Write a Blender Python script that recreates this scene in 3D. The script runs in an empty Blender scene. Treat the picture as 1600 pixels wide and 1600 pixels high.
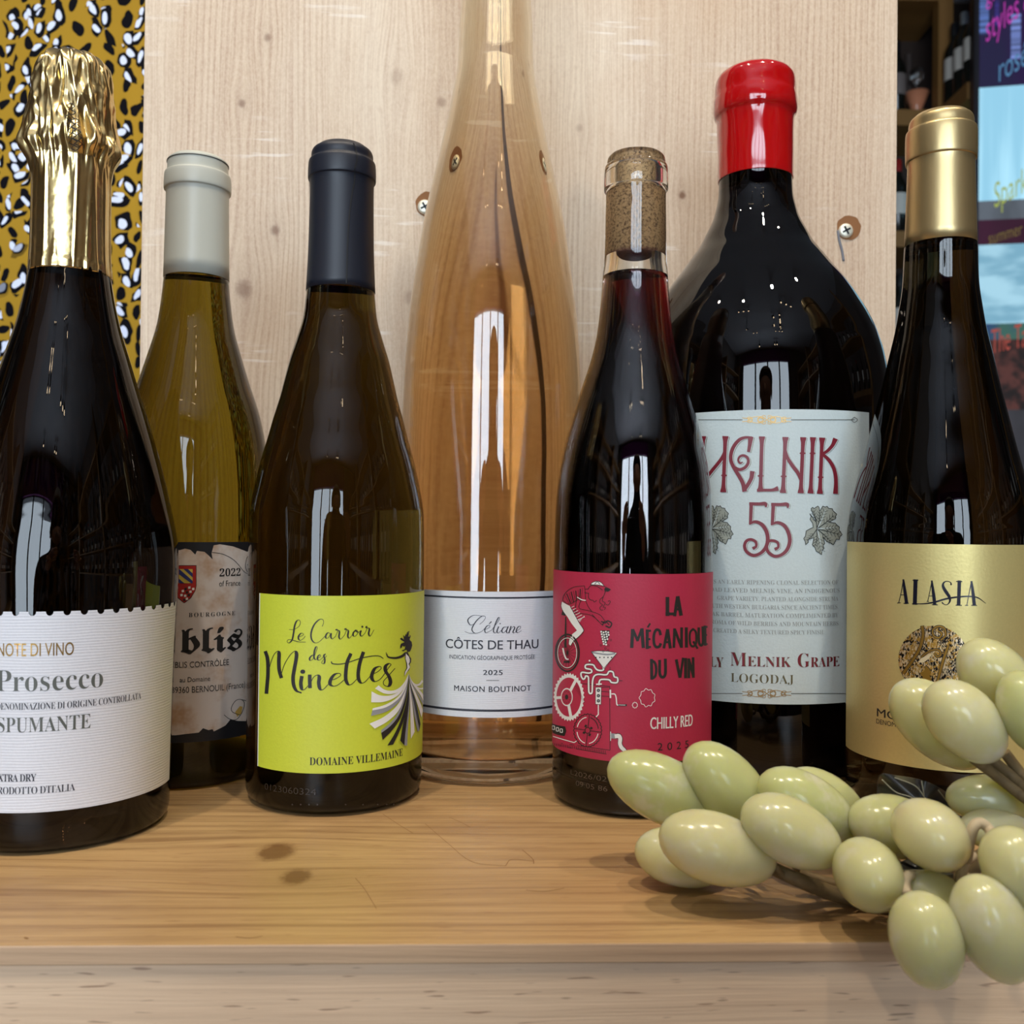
import bpy, bmesh, math, random
from mathutils import Vector, Matrix, noise
from mathutils.bvhtree import BVHTree
from mathutils.geometry import tessellate_polygon
from math import sin, cos, pi, sqrt, exp, atan2, hypot, radians

random.seed(7)
sc = bpy.context.scene
COL = sc.collection

# ------------------------------------------------------------------ camera
T = 1.0                 # height of the display top
HC = T + 0.127          # lens height
F = 1500.0              # focal length in pixels of the 1600 px frame
PITCH, ROLL = math.atan(15 / F), radians(0.6)
CAM = Vector((0, 0, HC))
_R0, _U0 = Vector((1, 0, 0)), Vector((0, -sin(PITCH), cos(PITCH)))
FW = Vector((0, cos(PITCH), sin(PITCH)))
RT = _R0 * cos(ROLL) + _U0 * sin(ROLL)
UP = _U0 * cos(ROLL) - _R0 * sin(ROLL)
cd = bpy.data.cameras.new('camera')
cam = bpy.data.objects.new('camera', cd)
COL.objects.link(cam)
cam.matrix_world = Matrix(((RT.x, UP.x, -FW.x, CAM.x), (RT.y, UP.y, -FW.y, CAM.y), (RT.z, UP.z, -FW.z, CAM.z), (0, 0, 0, 1)))
cd.sensor_width = 36
cd.lens = F / 1600 * 36
cd.clip_start = 0.01
cd.clip_end = 50
cd.dof.use_dof = True
cd.dof.focus_distance = 0.43
cd.dof.aperture_fstop = 18
sc.camera = cam

# ------------------------------------------------------------------ world, big lights, exposure
w = bpy.data.worlds.new('world')
sc.world = w
w.use_nodes = True
w.node_tree.nodes['Background'].inputs[0].default_value = (0.55, 0.7, 1, 1)
w.node_tree.nodes['Background'].inputs[1].default_value = 0.05
sc.view_settings.view_transform = 'Standard'
sc.view_settings.look = 'None'
sc.view_settings.gamma = 1
sc.view_settings.exposure = 0.0
sc.view_settings.use_curve_mapping = False
try:
    sc.cycles.max_bounces = 24
    sc.cycles.transmission_bounces = 24
    sc.cycles.glossy_bounces = 6
    sc.cycles.diffuse_bounces = 3
    sc.cycles.transparent_max_bounces = 8
    sc.cycles.sample_clamp_indirect = 6
    sc.cycles.use_denoising = True
    sc.cycles.blur_glossy = 0.3
except Exception:
    pass
WX0, WX1, WZ0, WZ1, WY = -1.65, 1.05, 0.35, 2.78, -3.2     # street window behind the photographer


def area(name, loc, rot, sx, sy, power, color):
    l = bpy.data.lights.new(name, 'AREA')
    l.shape = 'RECTANGLE'
    l.size, l.size_y, l.energy, l.color = sx, sy, power, color
    o = bpy.data.objects.new(name, l)
    o.location, o.rotation_euler = loc, rot
    COL.objects.link(o)
    return o


area('window_daylight', ((WX0 + WX1) / 2, WY - 0.12, (WZ0 + WZ1) / 2), (pi / 2, 0, 0), WX1 - WX0, WZ1 - WZ0, 215, (0.74, 0.87, 1.0))
# (x, y, aim x, aim y, aim z, power) of the ceiling spotlights on the display and cloth; last two added to brighten the wall shelving
CEIL = 3.3
SPOTS = [(-0.45, -0.35, -0.10, 0.40, T, 62), (0.35, -0.15, 0.25, 0.42, T, 58), (1.0, 0.15, 0.30, 0.45, T + .1, 30),
         (-1.0, 0.1, -0.7, 1.0, T + 0.45, 22), (-0.7, -1.3, -2.0, -1.2, 1.4, 90), (0.3, -1.3, 1.6, -1.2, 1.4, 90)]


# ------------------------------------------------------------------ pixel <-> place helpers
def ray(px, py):
    return (FW + RT * ((px - 800) / F) + UP * ((800 - py) / F))


def at(px, py, y):
    d = ray(px, py)
    return CAM + d * (y / d.y)


def on_z(px, py, z):
    d = ray(px, py)
    return CAM + d * ((z - HC) / d.z)


def pix(p):
    q = Vector(p) - CAM
    k = F / q.dot(FW)
    return 800 + q.dot(RT) * k, 800 - q.dot(UP) * k


# ------------------------------------------------------------------ materials
def lin(c):
    return tuple((v / 255 / 12.92) if v / 255 <= 0.04045 else ((v / 255 + 0.055) / 1.055) ** 2.4 for v in c) + (1,)


class V:
    """a float or vector socket with arithmetic"""
    def __init__(s, g, k):
        s.g, s.k = g, k

    def __add__(s, o): return s.g.m('ADD', s, o)
    def __radd__(s, o): return s.g.m('ADD', s, o)
    def __sub__(s, o): return s.g.m('SUBTRACT', s, o)
    def __rsub__(s, o): return s.g.m('SUBTRACT', o, s)
    def __mul__(s, o): return s.g.m('MULTIPLY', s, o)
    def __rmul__(s, o): return s.g.m('MULTIPLY', s, o)
    def __truediv__(s, o): return s.g.m('DIVIDE', s, o)


class G:
    def __init__(s, name):
        s.mat = bpy.data.materials.new(name)
        s.mat.use_nodes = True
        s.t = s.mat.node_tree
        s.b = s.t.nodes['Principled BSDF']
        s.out = s.t.nodes['Material Output']
        s.tc = None

    def n(s, kind): return s.t.nodes.new(kind)

    def put(s, sock, v):
        if isinstance(v, V): s.t.links.new(v.k, sock)
        else: sock.default_value = v

    def m(s, op, a, b=0.0, c=0.0, clamp=False):
        n = s.n('ShaderNodeMath')
        n.operation = op
        n.use_clamp = clamp
        for i, v in enumerate((a, b, c)): s.put(n.inputs[i], v)
        return V(s, n.outputs[0])

    def obj(s):
        if not s.tc: s.tc = s.n('ShaderNodeTexCoord')
        n = s.n('ShaderNodeSeparateXYZ')
        s.t.links.new(s.tc.outputs['Object'], n.inputs[0])
        return [V(s, n.outputs[i]) for i in range(3)]

    def vec(s, x, y, z):
        n = s.n('ShaderNodeCombineXYZ')
        for i, v in enumerate((x, y, z)): s.put(n.inputs[i], v)
        return V(s, n.outputs[0])

    def noise(s, v, scale=1, detail=2, rough=0.5, dist=0.0):
        n = s.n('ShaderNodeTexNoise')
        s.put(n.inputs['Vector'], v)
        n.inputs['Scale'].default_value = scale
        n.inputs['Detail'].default_value = detail
        n.inputs['Roughness'].default_value = rough
        n.inputs['Distortion'].default_value = dist
        return V(s, n.outputs[0])

    def step(s, v, a, b):
        n = s.n('ShaderNodeMapRange')
        n.interpolation_type = 'SMOOTHSTEP'
        s.put(n.inputs[0], v)
        n.inputs[1].default_value, n.inputs[2].default_value = a, b
        return V(s, n.outputs[0])

    def mix(s, f, a, b):
        n = s.n('ShaderNodeMix')
        n.data_type = 'RGBA'
        s.put(n.inputs[0], f)
        s.put(n.inputs[6], a)
        s.put(n.inputs[7], b)
        return V(s, n.outputs[2])

    def bump(s, h, strength=0.2, dist=0.001):
        n = s.n('ShaderNodeBump')
        n.inputs['Strength'].default_value = strength
        n.inputs['Distance'].default_value = dist
        s.put(n.inputs['Height'], h)
        s.t.links.new(n.outputs[0], s.b.inputs['Normal'])

    def set(s, **k):
        names = dict(color='Base Color', rough='Roughness', metal='Metallic', ior='IOR', trans='Transmission Weight', coat='Coat Weight',
                     coat_rough='Coat Roughness', sss='Subsurface Weight', spec='Specular IOR Level', em='Emission Color', es='Emission Strength')
        for a, v in k.items(): s.put(s.b.inputs[names[a]], v)
        return s


def flat(name, rgb, rough=0.5, metal=0.0, **k):
    g = G(name)
    g.set(color=lin(rgb), rough=rough, metal=metal, **k)
    return g.mat


def paper(name, rgb, rough=0.6, metal=0.0, ribs=0.0, grain=0.05):
    g = G(name)
    x, y, z = g.obj()
    n = g.noise(g.vec(x * 1.0, y * 1.0, z * 1.0), 900, 2)
    c = lin(rgb)
    d = tuple(v * 0.9 for v in c[:3]) + (1,)
    g.set(color=g.mix(n, c, d), rough=rough, metal=metal)
    if ribs: g.bump(g.m('SINE', z * (2 * pi / ribs) + g.noise(g.vec(x, y, z * 3), 60, 1) * 6) * 0.5 + n, 0.25, 0.0002)
    elif grain: g.bump(n, grain * 4, 0.0003)
    return g.mat


def glass(name, tint, ior=1.45, rough=0.0):
    g = G(name)
    g.set(color=tuple(tint) + (1,), trans=1.0, ior=ior, rough=rough)
    return g.mat


def liquid(name, sig):
    """clear surface around an absorbing liquid; sig = absorption per metre"""
    g = G(name)
    g.set(color=(1, 1, 1, 1), trans=1.0, ior=1.34, rough=0.0)
    v = g.n('ShaderNodeVolumeAbsorption')
    d = max(sig)
    v.inputs['Color'].default_value = tuple(1 - s / d for s in sig) + (1,)
    v.inputs['Density'].default_value = d
    g.t.links.new(v.outputs[0], g.out.inputs['Volume'])
    return g.mat


def wood(name, along, light, mid, line, ring=0.0045, ring_amt=0.3, knots=(), cracks=(), rough=0.5, fibre=0.12, dashes=0.0, dash_col=(120, 70, 40), blotch=1.0, seed=0.0, streak=0.0, scuff=0.0, stain=0.0, fuzz=0.0):
    """planed softwood; along = 'x' or 'z' grain direction, in object space; knots = (across, along, size, darkness)"""
    g = G(name)
    X, Y, Z = g.obj()
    a, l = (X, Z) if along == 'z' else (Y, X)
    if along == 'x' and seed >= 100: a = Z
    warp = g.noise(g.vec(a * 4 + seed, l * 1.1, 0.0), 2.2, 2)
    a2 = a + (warp - 0.5) * 0.016 + (g.noise(g.vec(a * 20, l * 7, seed), 1, 2) - .5) * .004
    kd = None
    for (ka, kl, ks, kk) in knots:
        da, dl = a - ka, l - kl
        q = g.m('EXPONENT', (da * da + dl * dl * 0.16) * (-1.0 / (ks * ks * 6)))
        a2 = a2 - da * q * 0.7
        rad = g.m('SQRT', da * da * (.5 if along == 'x' else 1.0) + dl * dl * (1.0 if along == 'x' else .7)) * (1 / ks)
        core = rad + (g.noise(g.vec(a, l, 0.0), 380, 3, .7) - .5) * .6
        core = g.m('SUBTRACT', 1.0, g.step(core, 0.25, 1.1)) * kk
        halo = g.m('EXPONENT', (da * da + dl * dl * 0.3) * (-1.0 / (ks * ks * 3))) * 0.22 * kk
        kd = (core + halo) if kd is None else kd + core + halo
    ph = g.noise(g.vec(a2 * 40, l * 1.5, seed), 1, 3) * 9
    s = g.m('SINE', a2 * (2 * pi / ring) + ph) * 0.5 + 0.5
    s = g.m('POWER', s, 3.0)
    fine = g.noise(g.vec(a2 * 900, l * 22, seed), 1, 3, 0.65)
    broad = g.noise(g.vec(a2 * 12 + seed, l * 1.6, 3.0), 1.0, 3)
    c = g.mix(g.step(broad, 0.30, 0.70) * blotch, lin(light), lin(mid))
    amt = g.step(g.noise(g.vec(a2 * 14, l * 1.6, seed + 7), 1, 2), 0.35, 0.65) * ring_amt + ring_amt * 0.15
    c = g.mix(s * amt, c, lin(line))
    c = g.mix(g.step(fine, 0.35, 0.75) * fibre, c, lin(line))
    if streak:
        st = g.noise(g.vec(a2 * 260, l * 3.2, seed + 4), 1, 3, .6)
        c = g.mix(g.step(st, 0.50, 0.74) * streak, c, lin(line))
    if fuzz:
        fz = g.noise(g.vec(a * 700, l * 420, seed + 3), 1, 3, .7)
        c = g.mix(g.step(fz, .35, .68) * fuzz * .45, c, lin(tuple(min(255, v + 14) for v in light)))
        f2 = g.noise(g.vec(a * 340, l * 200, seed + 6), 1, 2, .6)
        c = g.mix(g.step(f2, .5, .75) * fuzz * .28, c, lin(line))
        b2 = g.noise(g.vec(a * 7, l * 5, seed + 8), 1, 3, .6)
        c = g.mix(g.step(b2, .52, .75) * fuzz * .55, c, lin((188, 152, 116)))
    if stain:
        sn2 = g.noise(g.vec(a * 16, l * 5, seed + 11), 1, 4, .65)
        c = g.mix(g.step(sn2, .48, .72) * stain, c, lin((128, 92, 58)))
    if dashes:
        dn = g.noise(g.vec(a2 * 700, l * 70, seed + 2), 1, 1)
        c = g.mix(g.step(dn, 0.66, 0.74) * dashes, c, lin(dash_col))
    if scuff:
        sn = g.noise(g.vec(a * 22, l * 260, seed + 5), 1, 2)
        sm = g.step(g.noise(g.vec(a * 16, l * 26, seed + 9), 1, 2), .56, .70)
        c = g.mix(g.step(sn, .56, .66) * sm * scuff, c, (.88, .86, .82, 1))
    for (ca, wob, wd, lo, hi, col) in cracks:
        off = (g.noise(g.vec(0.0, l * 1.0, ca), 9, 2) - 0.5) * wob
        e = g.m('ABSOLUTE', a - ca + off)
        msk = (1.0 - g.step(e, wd * 0.5, wd)) * g.step(l, lo, lo + 0.02) * (1.0 - g.step(l, hi - 0.02, hi))
        c = g.mix(msk, c, lin(col))
    if kd is not None:
        c = g.mix(g.m('MINIMUM', kd, 0.85), c, lin((104, 64, 38)))
    g.set(color=c, rough=rough)
    g.bump(fine + s * 0.6, 0.25, 0.0004)
    return g.mat


# ------------------------------------------------------------------ mesh helpers
def link(name, me, parent=None):
    o = bpy.data.objects.new(name, me)
    COL.objects.link(o)
    if parent is not None: o.parent = parent
    return o


def finish(name, bm, mats, parent=None, smooth=True, recalc=True, loc=None):
    if recalc: bmesh.ops.recalc_face_normals(bm, faces=bm.faces)
    me = bpy.data.meshes.new(name)
    bm.to_mesh(me)
    bm.free()
    for m in (mats if isinstance(mats, (list, tuple)) else [mats]): me.materials.append(m)
    if smooth:
        for p in me.polygons: p.use_smooth = True
    o = link(name, me, parent)
    if loc is not None: o.location = loc
    return o


def tag(o, label=None, cat=None, group=None, kind=None):
    if label: o['label'] = label
    if cat: o['category'] = cat
    if group: o['group'] = group
    if kind: o['kind'] = kind
    return o


def empty(name, loc, rz=0, ry=0):
    o = bpy.data.objects.new(name, None)
    COL.objects.link(o)
    o.location, o.rotation_euler = loc, (0, ry, rz)
    o.empty_display_size = 0.05
    return o


def box(bm, x0, x1, y0, y1, z0, z1, bev=0.0, mi=0):
    r = bmesh.ops.create_cube(bm, size=1)
    for v in r['verts']:
        v.co = Vector((x0 + (v.co.x + .5) * (x1 - x0), y0 + (v.co.y + .5) * (y1 - y0), z0 + (v.co.z + .5) * (z1 - z0)))
    fs = set(f for v in r['verts'] for f in v.link_faces)
    for f in fs: f.material_index = mi
    if bev:
        es = set(e for v in r['verts'] for e in v.link_edges)
        bmesh.ops.bevel(bm, geom=list(es), offset=bev, segments=2, affect='EDGES', profile=.6)


def catmull(P, n=8):
    """resample a polyline of equal-length tuples through its points"""
    if len(P) < 3: n = max(n, 2)
    out = []
    for i in range(len(P) - 1):
        p1, p2 = P[i], P[i + 1]
        p0 = P[i - 1] if i else tuple(2 * a - b for a, b in zip(p1, p2))
        p3 = P[i + 2] if i + 2 < len(P) else tuple(2 * b - a for a, b in zip(p1, p2))
        for k in range(n):
            t = k / n
            out.append(tuple(0.5 * (2 * b + (c - a) * t + (2 * a - 5 * b + 4 * c - d) * t * t + (3 * b - a - 3 * c + d) * t ** 3)
                             for a, b, c, d in zip(p0, p1, p2, p3)))
    out.append(tuple(P[-1]))
    return out


def lathe(bm, prof, segs=96, closed=False, fn=None, mi=0):
    """revolve (r, z) points; r == 0 makes a pole"""
    rings = []
    for (r, z) in prof:
        if r <= 1e-7:
            rings.append([bm.verts.new((0, 0, z))])
        else:
            ring = []
            for k in range(segs):
                a = 2 * pi * k / segs
                rr = r + (fn(a, z, r) if fn else 0)
                ring.append(bm.verts.new((rr * sin(a), -rr * cos(a), z)))
            rings.append(ring)
    pairs = list(zip(rings, rings[1:])) + ([(rings[-1], rings[0])] if closed else [])
    for A, B in pairs:
        if len(A) == 1 and len(B) == 1: continue
        for k in range(segs):
            j = (k + 1) % segs
            if len(A) == 1: f = bm.faces.new((A[0], B[k], B[j]))
            elif len(B) == 1: f = bm.faces.new((A[k], B[0], A[j]))
            else: f = bm.faces.new((A[k], B[k], B[j], A[j]))
            f.material_index = mi


def tube(bm, pts, rad, segs=8, n=6, mi=0, smooth=True):
    P = [Vector(p) for p in (catmull([tuple(p) for p in pts], n) if smooth and len(pts) > 2 else pts)]
    R = rad if callable(rad) else (lambda t: rad)
    prev, nrm = None, Vector((0.3, 0.2, 1)).normalized()
    for i, p in enumerate(P):
        tg = (P[min(i + 1, len(P) - 1)] - P[max(i - 1, 0)]).normalized()
        nrm = (nrm - tg * nrm.dot(tg))
        nrm = nrm.normalized() if nrm.length > 1e-5 else tg.orthogonal().normalized()
        bn = tg.cross(nrm)
        r = R(i / max(1, len(P) - 1))
        ring = [bm.verts.new(p + nrm * (r * cos(2 * pi * k / segs)) + bn * (r * sin(2 * pi * k / segs))) for k in range(segs)]
        if prev:
            for k in range(segs):
                bm.faces.new((prev[k], prev[(k + 1) % segs], ring[(k + 1) % segs], ring[k])).material_index = mi
        else:
            bm.faces.new(ring[::-1]).material_index = mi
        prev = ring
    bm.faces.new(prev).material_index = mi


def ellipsoid(bm, c, ax, ay, az, u=24, v=16, egg=0.0):
    """ax, ay, az: semi-axis vectors; az is the long one, egg narrows its + end"""
    rings = []
    for i in range(v + 1):
        t = pi * i / v
        z, r = -cos(t), sin(t)
        r *= 1 - egg * z
        rings.append([bm.verts.new(c + az * z + ax * (r * cos(2 * pi * k / u)) + ay * (r * sin(2 * pi * k / u))) for k in range(u if 0 < i < v else 1)])
    for A, B in zip(rings, rings[1:]):
        for k in range(u):
            j = (k + 1) % u
            if len(A) == 1: bm.faces.new((A[0], B[k], B[j]))
            elif len(B) == 1: bm.faces.new((A[k], B[0], A[j]))
            else: bm.faces.new((A[k], B[k], B[j], A[j]))


# ------------------------------------------------------------------ text outlines (built-in font)
def serif(s):
    o = ''
    for c in s:
        if 'A' <= c <= 'Z': o += chr(0x1D400 + ord(c) - 65)
        elif 'a' <= c <= 'z': o += chr(0x1D41A + ord(c) - 97)
        elif '0' <= c <= '9': o += chr(0x1D7CE + ord(c) - 48)
        else: o += c
    return o


def fraktur(s):
    return ''.join(chr(0x1D586 + ord(c) - 97) if 'a' <= c <= 'z' else c for c in s)


def text_mesh(s, offset=0.0, spacing=1.0, cache={}):
    key = (s, offset, spacing)
    if key not in cache:
        c = bpy.data.curves.new('lettering', 'FONT')
        c.body, c.offset, c.space_character = s, offset, spacing
        c.resolution_u = 4
        o = bpy.data.objects.new('lettering', c)
        COL.objects.link(o)
        dg = bpy.context.evaluated_depsgraph_get()
        me = bpy.data.meshes.new_from_object(o.evaluated_get(dg))
        vs = [(v.co.x, v.co.y) for v in me.vertices]
        fs = [tuple(p.vertices) for p in me.polygons]
        bpy.data.objects.remove(o)
        bpy.data.curves.remove(c)
        bpy.data.meshes.remove(me)
        cache[key] = (vs, fs)
    return cache[key]


# ------------------------------------------------------------------ bottles and their printed labels
class Bottle:
    """a bottle at depth y whose axis passes through pixel (px, py); rows = (py, silhouette px)"""
    def __init__(s, name, label, px, py, y, tilt=0.0):
        p = at(px, py, y)
        s.root = tag(empty(name, (p.x, y, T), 0, tilt), label, 'bottle')
        s.M = Matrix.Translation((p.x, y, T)) @ Matrix.Rotation(tilt, 4, 'Y')
        s.I = s.M.inverted()
        s.o = s.I @ CAM
        s.prof = None

    def d(s, px, py):
        return (s.I.to_3x3() @ ray(px, py))

    def row(s, py, ex):
        d = s.d(ex, py)
        h = hypot(d.x, d.y)
        r = abs(s.o.x * d.y - s.o.y * d.x) / h
        t = -(s.o.x * d.x + s.o.y * d.y) / (h * h)
        return (r, s.o.z + t * d.z)

    def rows(s, L, n=6):
        return catmull([s.row(*q) for q in L], n)

    def rad(s, z):
        P = s.prof
        for (r0, z0), (r1, z1) in zip(P, P[1:]):
            if (z0 - z) * (z1 - z) <= 0 and z0 != z1:
                return r0 + (r1 - r0) * (z - z0) / (z1 - z0)
        return P[0][0] if abs(z - P[0][1]) < abs(z - P[-1][1]) else P[-1][0]

    def hit(s, px, py):
        """pixel -> (angle about the axis, height) on the near side of the glass"""
        d = s.d(px, py)
        a = d.x * d.x + d.y * d.y
        b = s.o.x * d.x + s.o.y * d.y
        z = s.o.z - b / a * d.z
        for _ in range(3):
            R = s.rad(z)
            disc = b * b - a * (s.o.x ** 2 + s.o.y ** 2 - R * R)
            t = (-b - sqrt(max(disc, 0))) / a
            p = s.o + d * t
            z = p.z
        return atan2(p.x, -p.y), p.z


class Art:
    """printed artwork wrapped on a bottle, drawn in photo pixels; every layer lies a hair above the last"""
    def __init__(s, bot, base=0.00025, step=0.00005, grow=None):
        s.b, s.base, s.step, s.bm, s.mats = bot, base, step, bmesh.new(), []
        s.bvh = None
        s.fr = (0, 0, 1)

    def frame(s, x0, y0, k):
        s.fr = (x0, y0, k)

    def q(s, x, y):
        return s.fr[0] + x / s.fr[2], s.fr[1] + y / s.fr[2]

    def mi(s, m):
        if m not in s.mats: s.mats.append(m)
        return s.mats.index(m)

    def place(s, th, z, layer):
        r = s.b.rad(z) + s.base + s.step * layer
        if s.bvh:
            h = s.bvh.ray_cast(Vector((sin(th), -cos(th), 0)) * .05 + Vector((0, 0, z)), Vector((-sin(th), cos(th), 0)))[0]
            if h: r = hypot(h.x, h.y) + .00015
        return (r * sin(th), -r * cos(th), z)

    def faces(s, vs, fs, mat, layer, cut=0.06):
        """flat (theta, z) faces cut into narrow strips, then wrapped"""
        b2 = bmesh.new()
        V = [b2.verts.new((t, z, 0)) for t, z in vs]
        for f in fs:
            if len(set(f)) > 2:
                try: b2.faces.new([V[i] for i in f])
                except ValueError: pass
        t0, t1 = min(t for t, z in vs), max(t for t, z in vs)
        z0, z1 = min(z for t, z in vs), max(z for t, z in vs)
        k = math.ceil(t0 / cut)
        while k * cut < t1:
            bmesh.ops.bisect_plane(b2, geom=b2.verts[:] + b2.edges[:] + b2.faces[:], plane_co=(k * cut, 0, 0), plane_no=(1, 0, 0))
            k += 1
        k = math.ceil(z0 / 0.012)
        while k * 0.012 < z1:
            bmesh.ops.bisect_plane(b2, geom=b2.verts[:] + b2.edges[:] + b2.faces[:], plane_co=(0, k * 0.012, 0), plane_no=(0, 1, 0))
            k += 1
        mi = s.mi(mat)
        mp = {v: s.bm.verts.new(s.place(v.co.x, v.co.y, layer)) for v in b2.verts}
        for f in b2.faces:
            n = [mp[v] for v in f.verts]
            if f.normal.z < 0: n.reverse()
            s.bm.faces.new(n).material_index = mi
        b2.free()

    def poly(s, pts, mat, layer=1, smooth=0, raw=False):
        if smooth: pts = catmull(pts + pts[:1], smooth)[:-1]
        vs = pts if raw else [s.b.hit(*s.q(*p)) for p in pts]
        tris = tessellate_polygon([[Vector((t * 0.05, z, 0)) for t, z in vs]])
        s.faces(vs, [tuple(t) for t in tris], mat, layer)

    def rect(s, t0, t1, z0, z1, mat, layer=0):
        s.faces([(t0, z0), (t1, z0), (t1, z1), (t0, z1)], [(0, 1, 2, 3)], mat, layer)

    def stroke(s, pts, wd, mat, layer=2, n=6, closed=False, pen=None, smooth=True):
        """wd: one width or a list (frame units); pen=(thin, thick) makes downstrokes thick"""
        if closed: pts = pts + pts[:1]
        W = wd if isinstance(wd, (list, tuple)) else [wd] * len(pts)
        P = [(p[0], p[1], w_) for p, w_ in zip(pts, W)]
        P = catmull(P, n) if smooth and len(P) > 2 else (catmull(P, n) if len(P) == 2 else [x for a, b in zip(P, P[1:]) for x in catmull([a, b], 4)[:-1]] + [P[-1]])
        tg = []
        for i in range(len(P)):
            a, b = P[max(i - 1, 0)], P[min(i + 1, len(P) - 1)]
            l = hypot(b[0] - a[0], b[1] - a[1]) or 1
            tg.append(((b[0] - a[0]) / l, (b[1] - a[1]) / l))
        if closed: tg[0] = tg[-1] = ((tg[0][0] + tg[-1][0]) / 2, (tg[0][1] + tg[-1][1]) / 2)
        ws = [p[2] for p in P]
        if pen:
            ws = [pen[0] + (pen[1] - pen[0]) * max(0, t[1]) ** 1.3 for t in tg]
            for _ in range(3): ws = [(ws[max(i - 1, 0)] + ws[i] * 2 + ws[min(i + 1, len(ws) - 1)]) / 4 for i in range(len(ws))]
        mi = s.mi(mat)
        prev = None
        for i, (p, t, w_) in enumerate(zip(P, tg, ws)):
            nx, ny = -t[1] * w_ / 2, t[0] * w_ / 2
            ex = (t[0] * -w_ * .2 if i == 0 else t[0] * w_ * .2 if i == len(P) - 1 else 0, t[1] * -w_ * .2 if i == 0 else t[1] * w_ * .2 if i == len(P) - 1 else 0)
            A = s.place(*s.b.hit(*s.q(p[0] + nx + ex[0], p[1] + ny + ex[1])), layer)
            B = s.place(*s.b.hit(*s.q(p[0] - nx + ex[0], p[1] - ny + ex[1])), layer)
            cur = (s.bm.verts.new(A), s.bm.verts.new(B))
            if prev:
                f = s.bm.faces.new((prev[0], prev[1], cur[1], cur[0]))
                f.material_index = mi
            prev = cur

    def dot(s, x, y, r, mat, layer=2, ry=None, n=16):
        s.poly([(x + r * cos(2 * pi * k / n), y + (ry or r) * sin(2 * pi * k / n)) for k in range(n)], mat, layer)

    def text(s, body, x0, x1, yb, cap, mat, layer=2, offset=0.0, spacing=1.0, slope=0.0, ref='H', x1_abs=None):
        """text between pixels x0 and x1, baseline pixel yb, capital height cap (pixels)"""
        bold, offset = (offset, 0.0) if offset > 0 else (0.0, offset)
        vs, fs = text_mesh(body, offset, spacing)
        hv, _ = text_mesh(ref, 0.0)
        H = max(v[1] for v in hv) - min(min(v[1] for v in hv), 0) * 0
        xm = (x0 + x1) / 2
        t0, _z = s.b.hit(x0, yb)
        t1, _z = s.b.hit(x1, yb)
        zm = s.b.hit(xm, yb)[1]
        hz = s.b.hit(xm, yb - cap)[1] - zm
        a, b = min(v[0] for v in vs), max(v[0] for v in vs)
        kx, ky = (t1 - t0) / (b - a), hz / H
        for sh in ((-.8, -.27, .27, .8) if bold else (0,)):
            s.faces([(t0 + (v[0] - a + sh * bold) * kx, zm + v[1] * ky + slope * (v[0] - a) * kx) for v in vs], fs, mat, layer)

    def done(s, name='label', note=None):
        for f in s.bm.faces:
            f.normal_update()
            c = f.calc_center_median()
            if f.normal.x * c.x + f.normal.y * c.y < 0: f.normal_flip()
        o = finish(name, s.bm, s.mats, s.b.root, smooth=True, recalc=False)
        if note: o['label'] = note
        return o


def down(prof, corner=0.004, punt=0.012):
    """close a descending profile at the table: rounded heel and a push-up, ends at the axis"""
    r, z = prof[-1]
    P = list(prof)
    R = r
    for k in range(1, 6):
        a = pi / 2 * k / 5
        P.append((R - corner + corner * cos(a), corner - corner * sin(a)))
    P.append((R * 0.82, 0.0004))
    for k in range(1, 7):
        t = k / 6
        P.append((R * 0.82 * (1 - t), 0.0004 + punt * (1 - (1 - t) ** 2)))
    P[-1] = (0, P[-1][1])
    return P


def solid_glass(b, rows, mat, corner=0.004, n=6, name='glass_body'):
    up = b.rows(rows, n)
    up = [(r, max(z, corner)) for r, z in up if z > corner] + [(b.row(*rows[-1])[0], corner)]
    b.prof = up
    bm = bmesh.new()
    lathe(bm, [(0, up[0][1])] + down(up, corner), 128)
    return finish(name, bm, mat, b.root)


def punt(b, R_, h, mat):
    bm = bmesh.new()
    lathe(bm, [(0, .0016), (R_, .0016), (R_ * .98, .004), (R_ * .75, h * .55), (R_ * .35, h * .92), (0, h)], 48)
    return finish('punt', bm, mat, b.root)


base_filler_m = flat('dark_base_filler', (14, 10, 6), .3)  # opaque stand-in for thick base glass, added inside the bottle to darken its foot


def shell_glass(b, rows, mat, wall, bottom, corner=0.006, n=6, top_extra=(), name='glass_body'):
    up = list(top_extra) + b.rows(rows, n)
    up = [(r, max(z, corner)) for r, z in up if z > corner] + [(b.row(*rows[-1])[0], corner)]
    b.prof = up
    inner = [(r - wall(z), z) for r, z in up if z > bottom + 0.006]
    rb = inner[-1][0]
    inn = inner + [(rb - 0.0006, bottom + 0.003), (rb - 0.003, bottom + 0.0008), (rb * 0.8, bottom), (0, bottom + 0.003)]
    outer = down(up, corner, 0.004)
    bm = bmesh.new()
    lathe(bm, [(r, z) for r, z in inn[::-1]] + outer, 128)
    o = finish(name, bm, mat, b.root)
    return o, inn


def fill(b, inn, top, mat, name='wine'):
    P = [(r + 0.00012 if r > 0 else 0, z - (0.00012 if r < inn[-2][0] + 1e-6 else 0)) for r, z in inn if z <= top]
    bm = bmesh.new()
    r0 = P[0][0]
    lathe(bm, [(0, top), (r0 * 0.9, top), (r0, top + 0.0006)] + P, 128)
    return finish(name, bm, mat, b.root)


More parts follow.
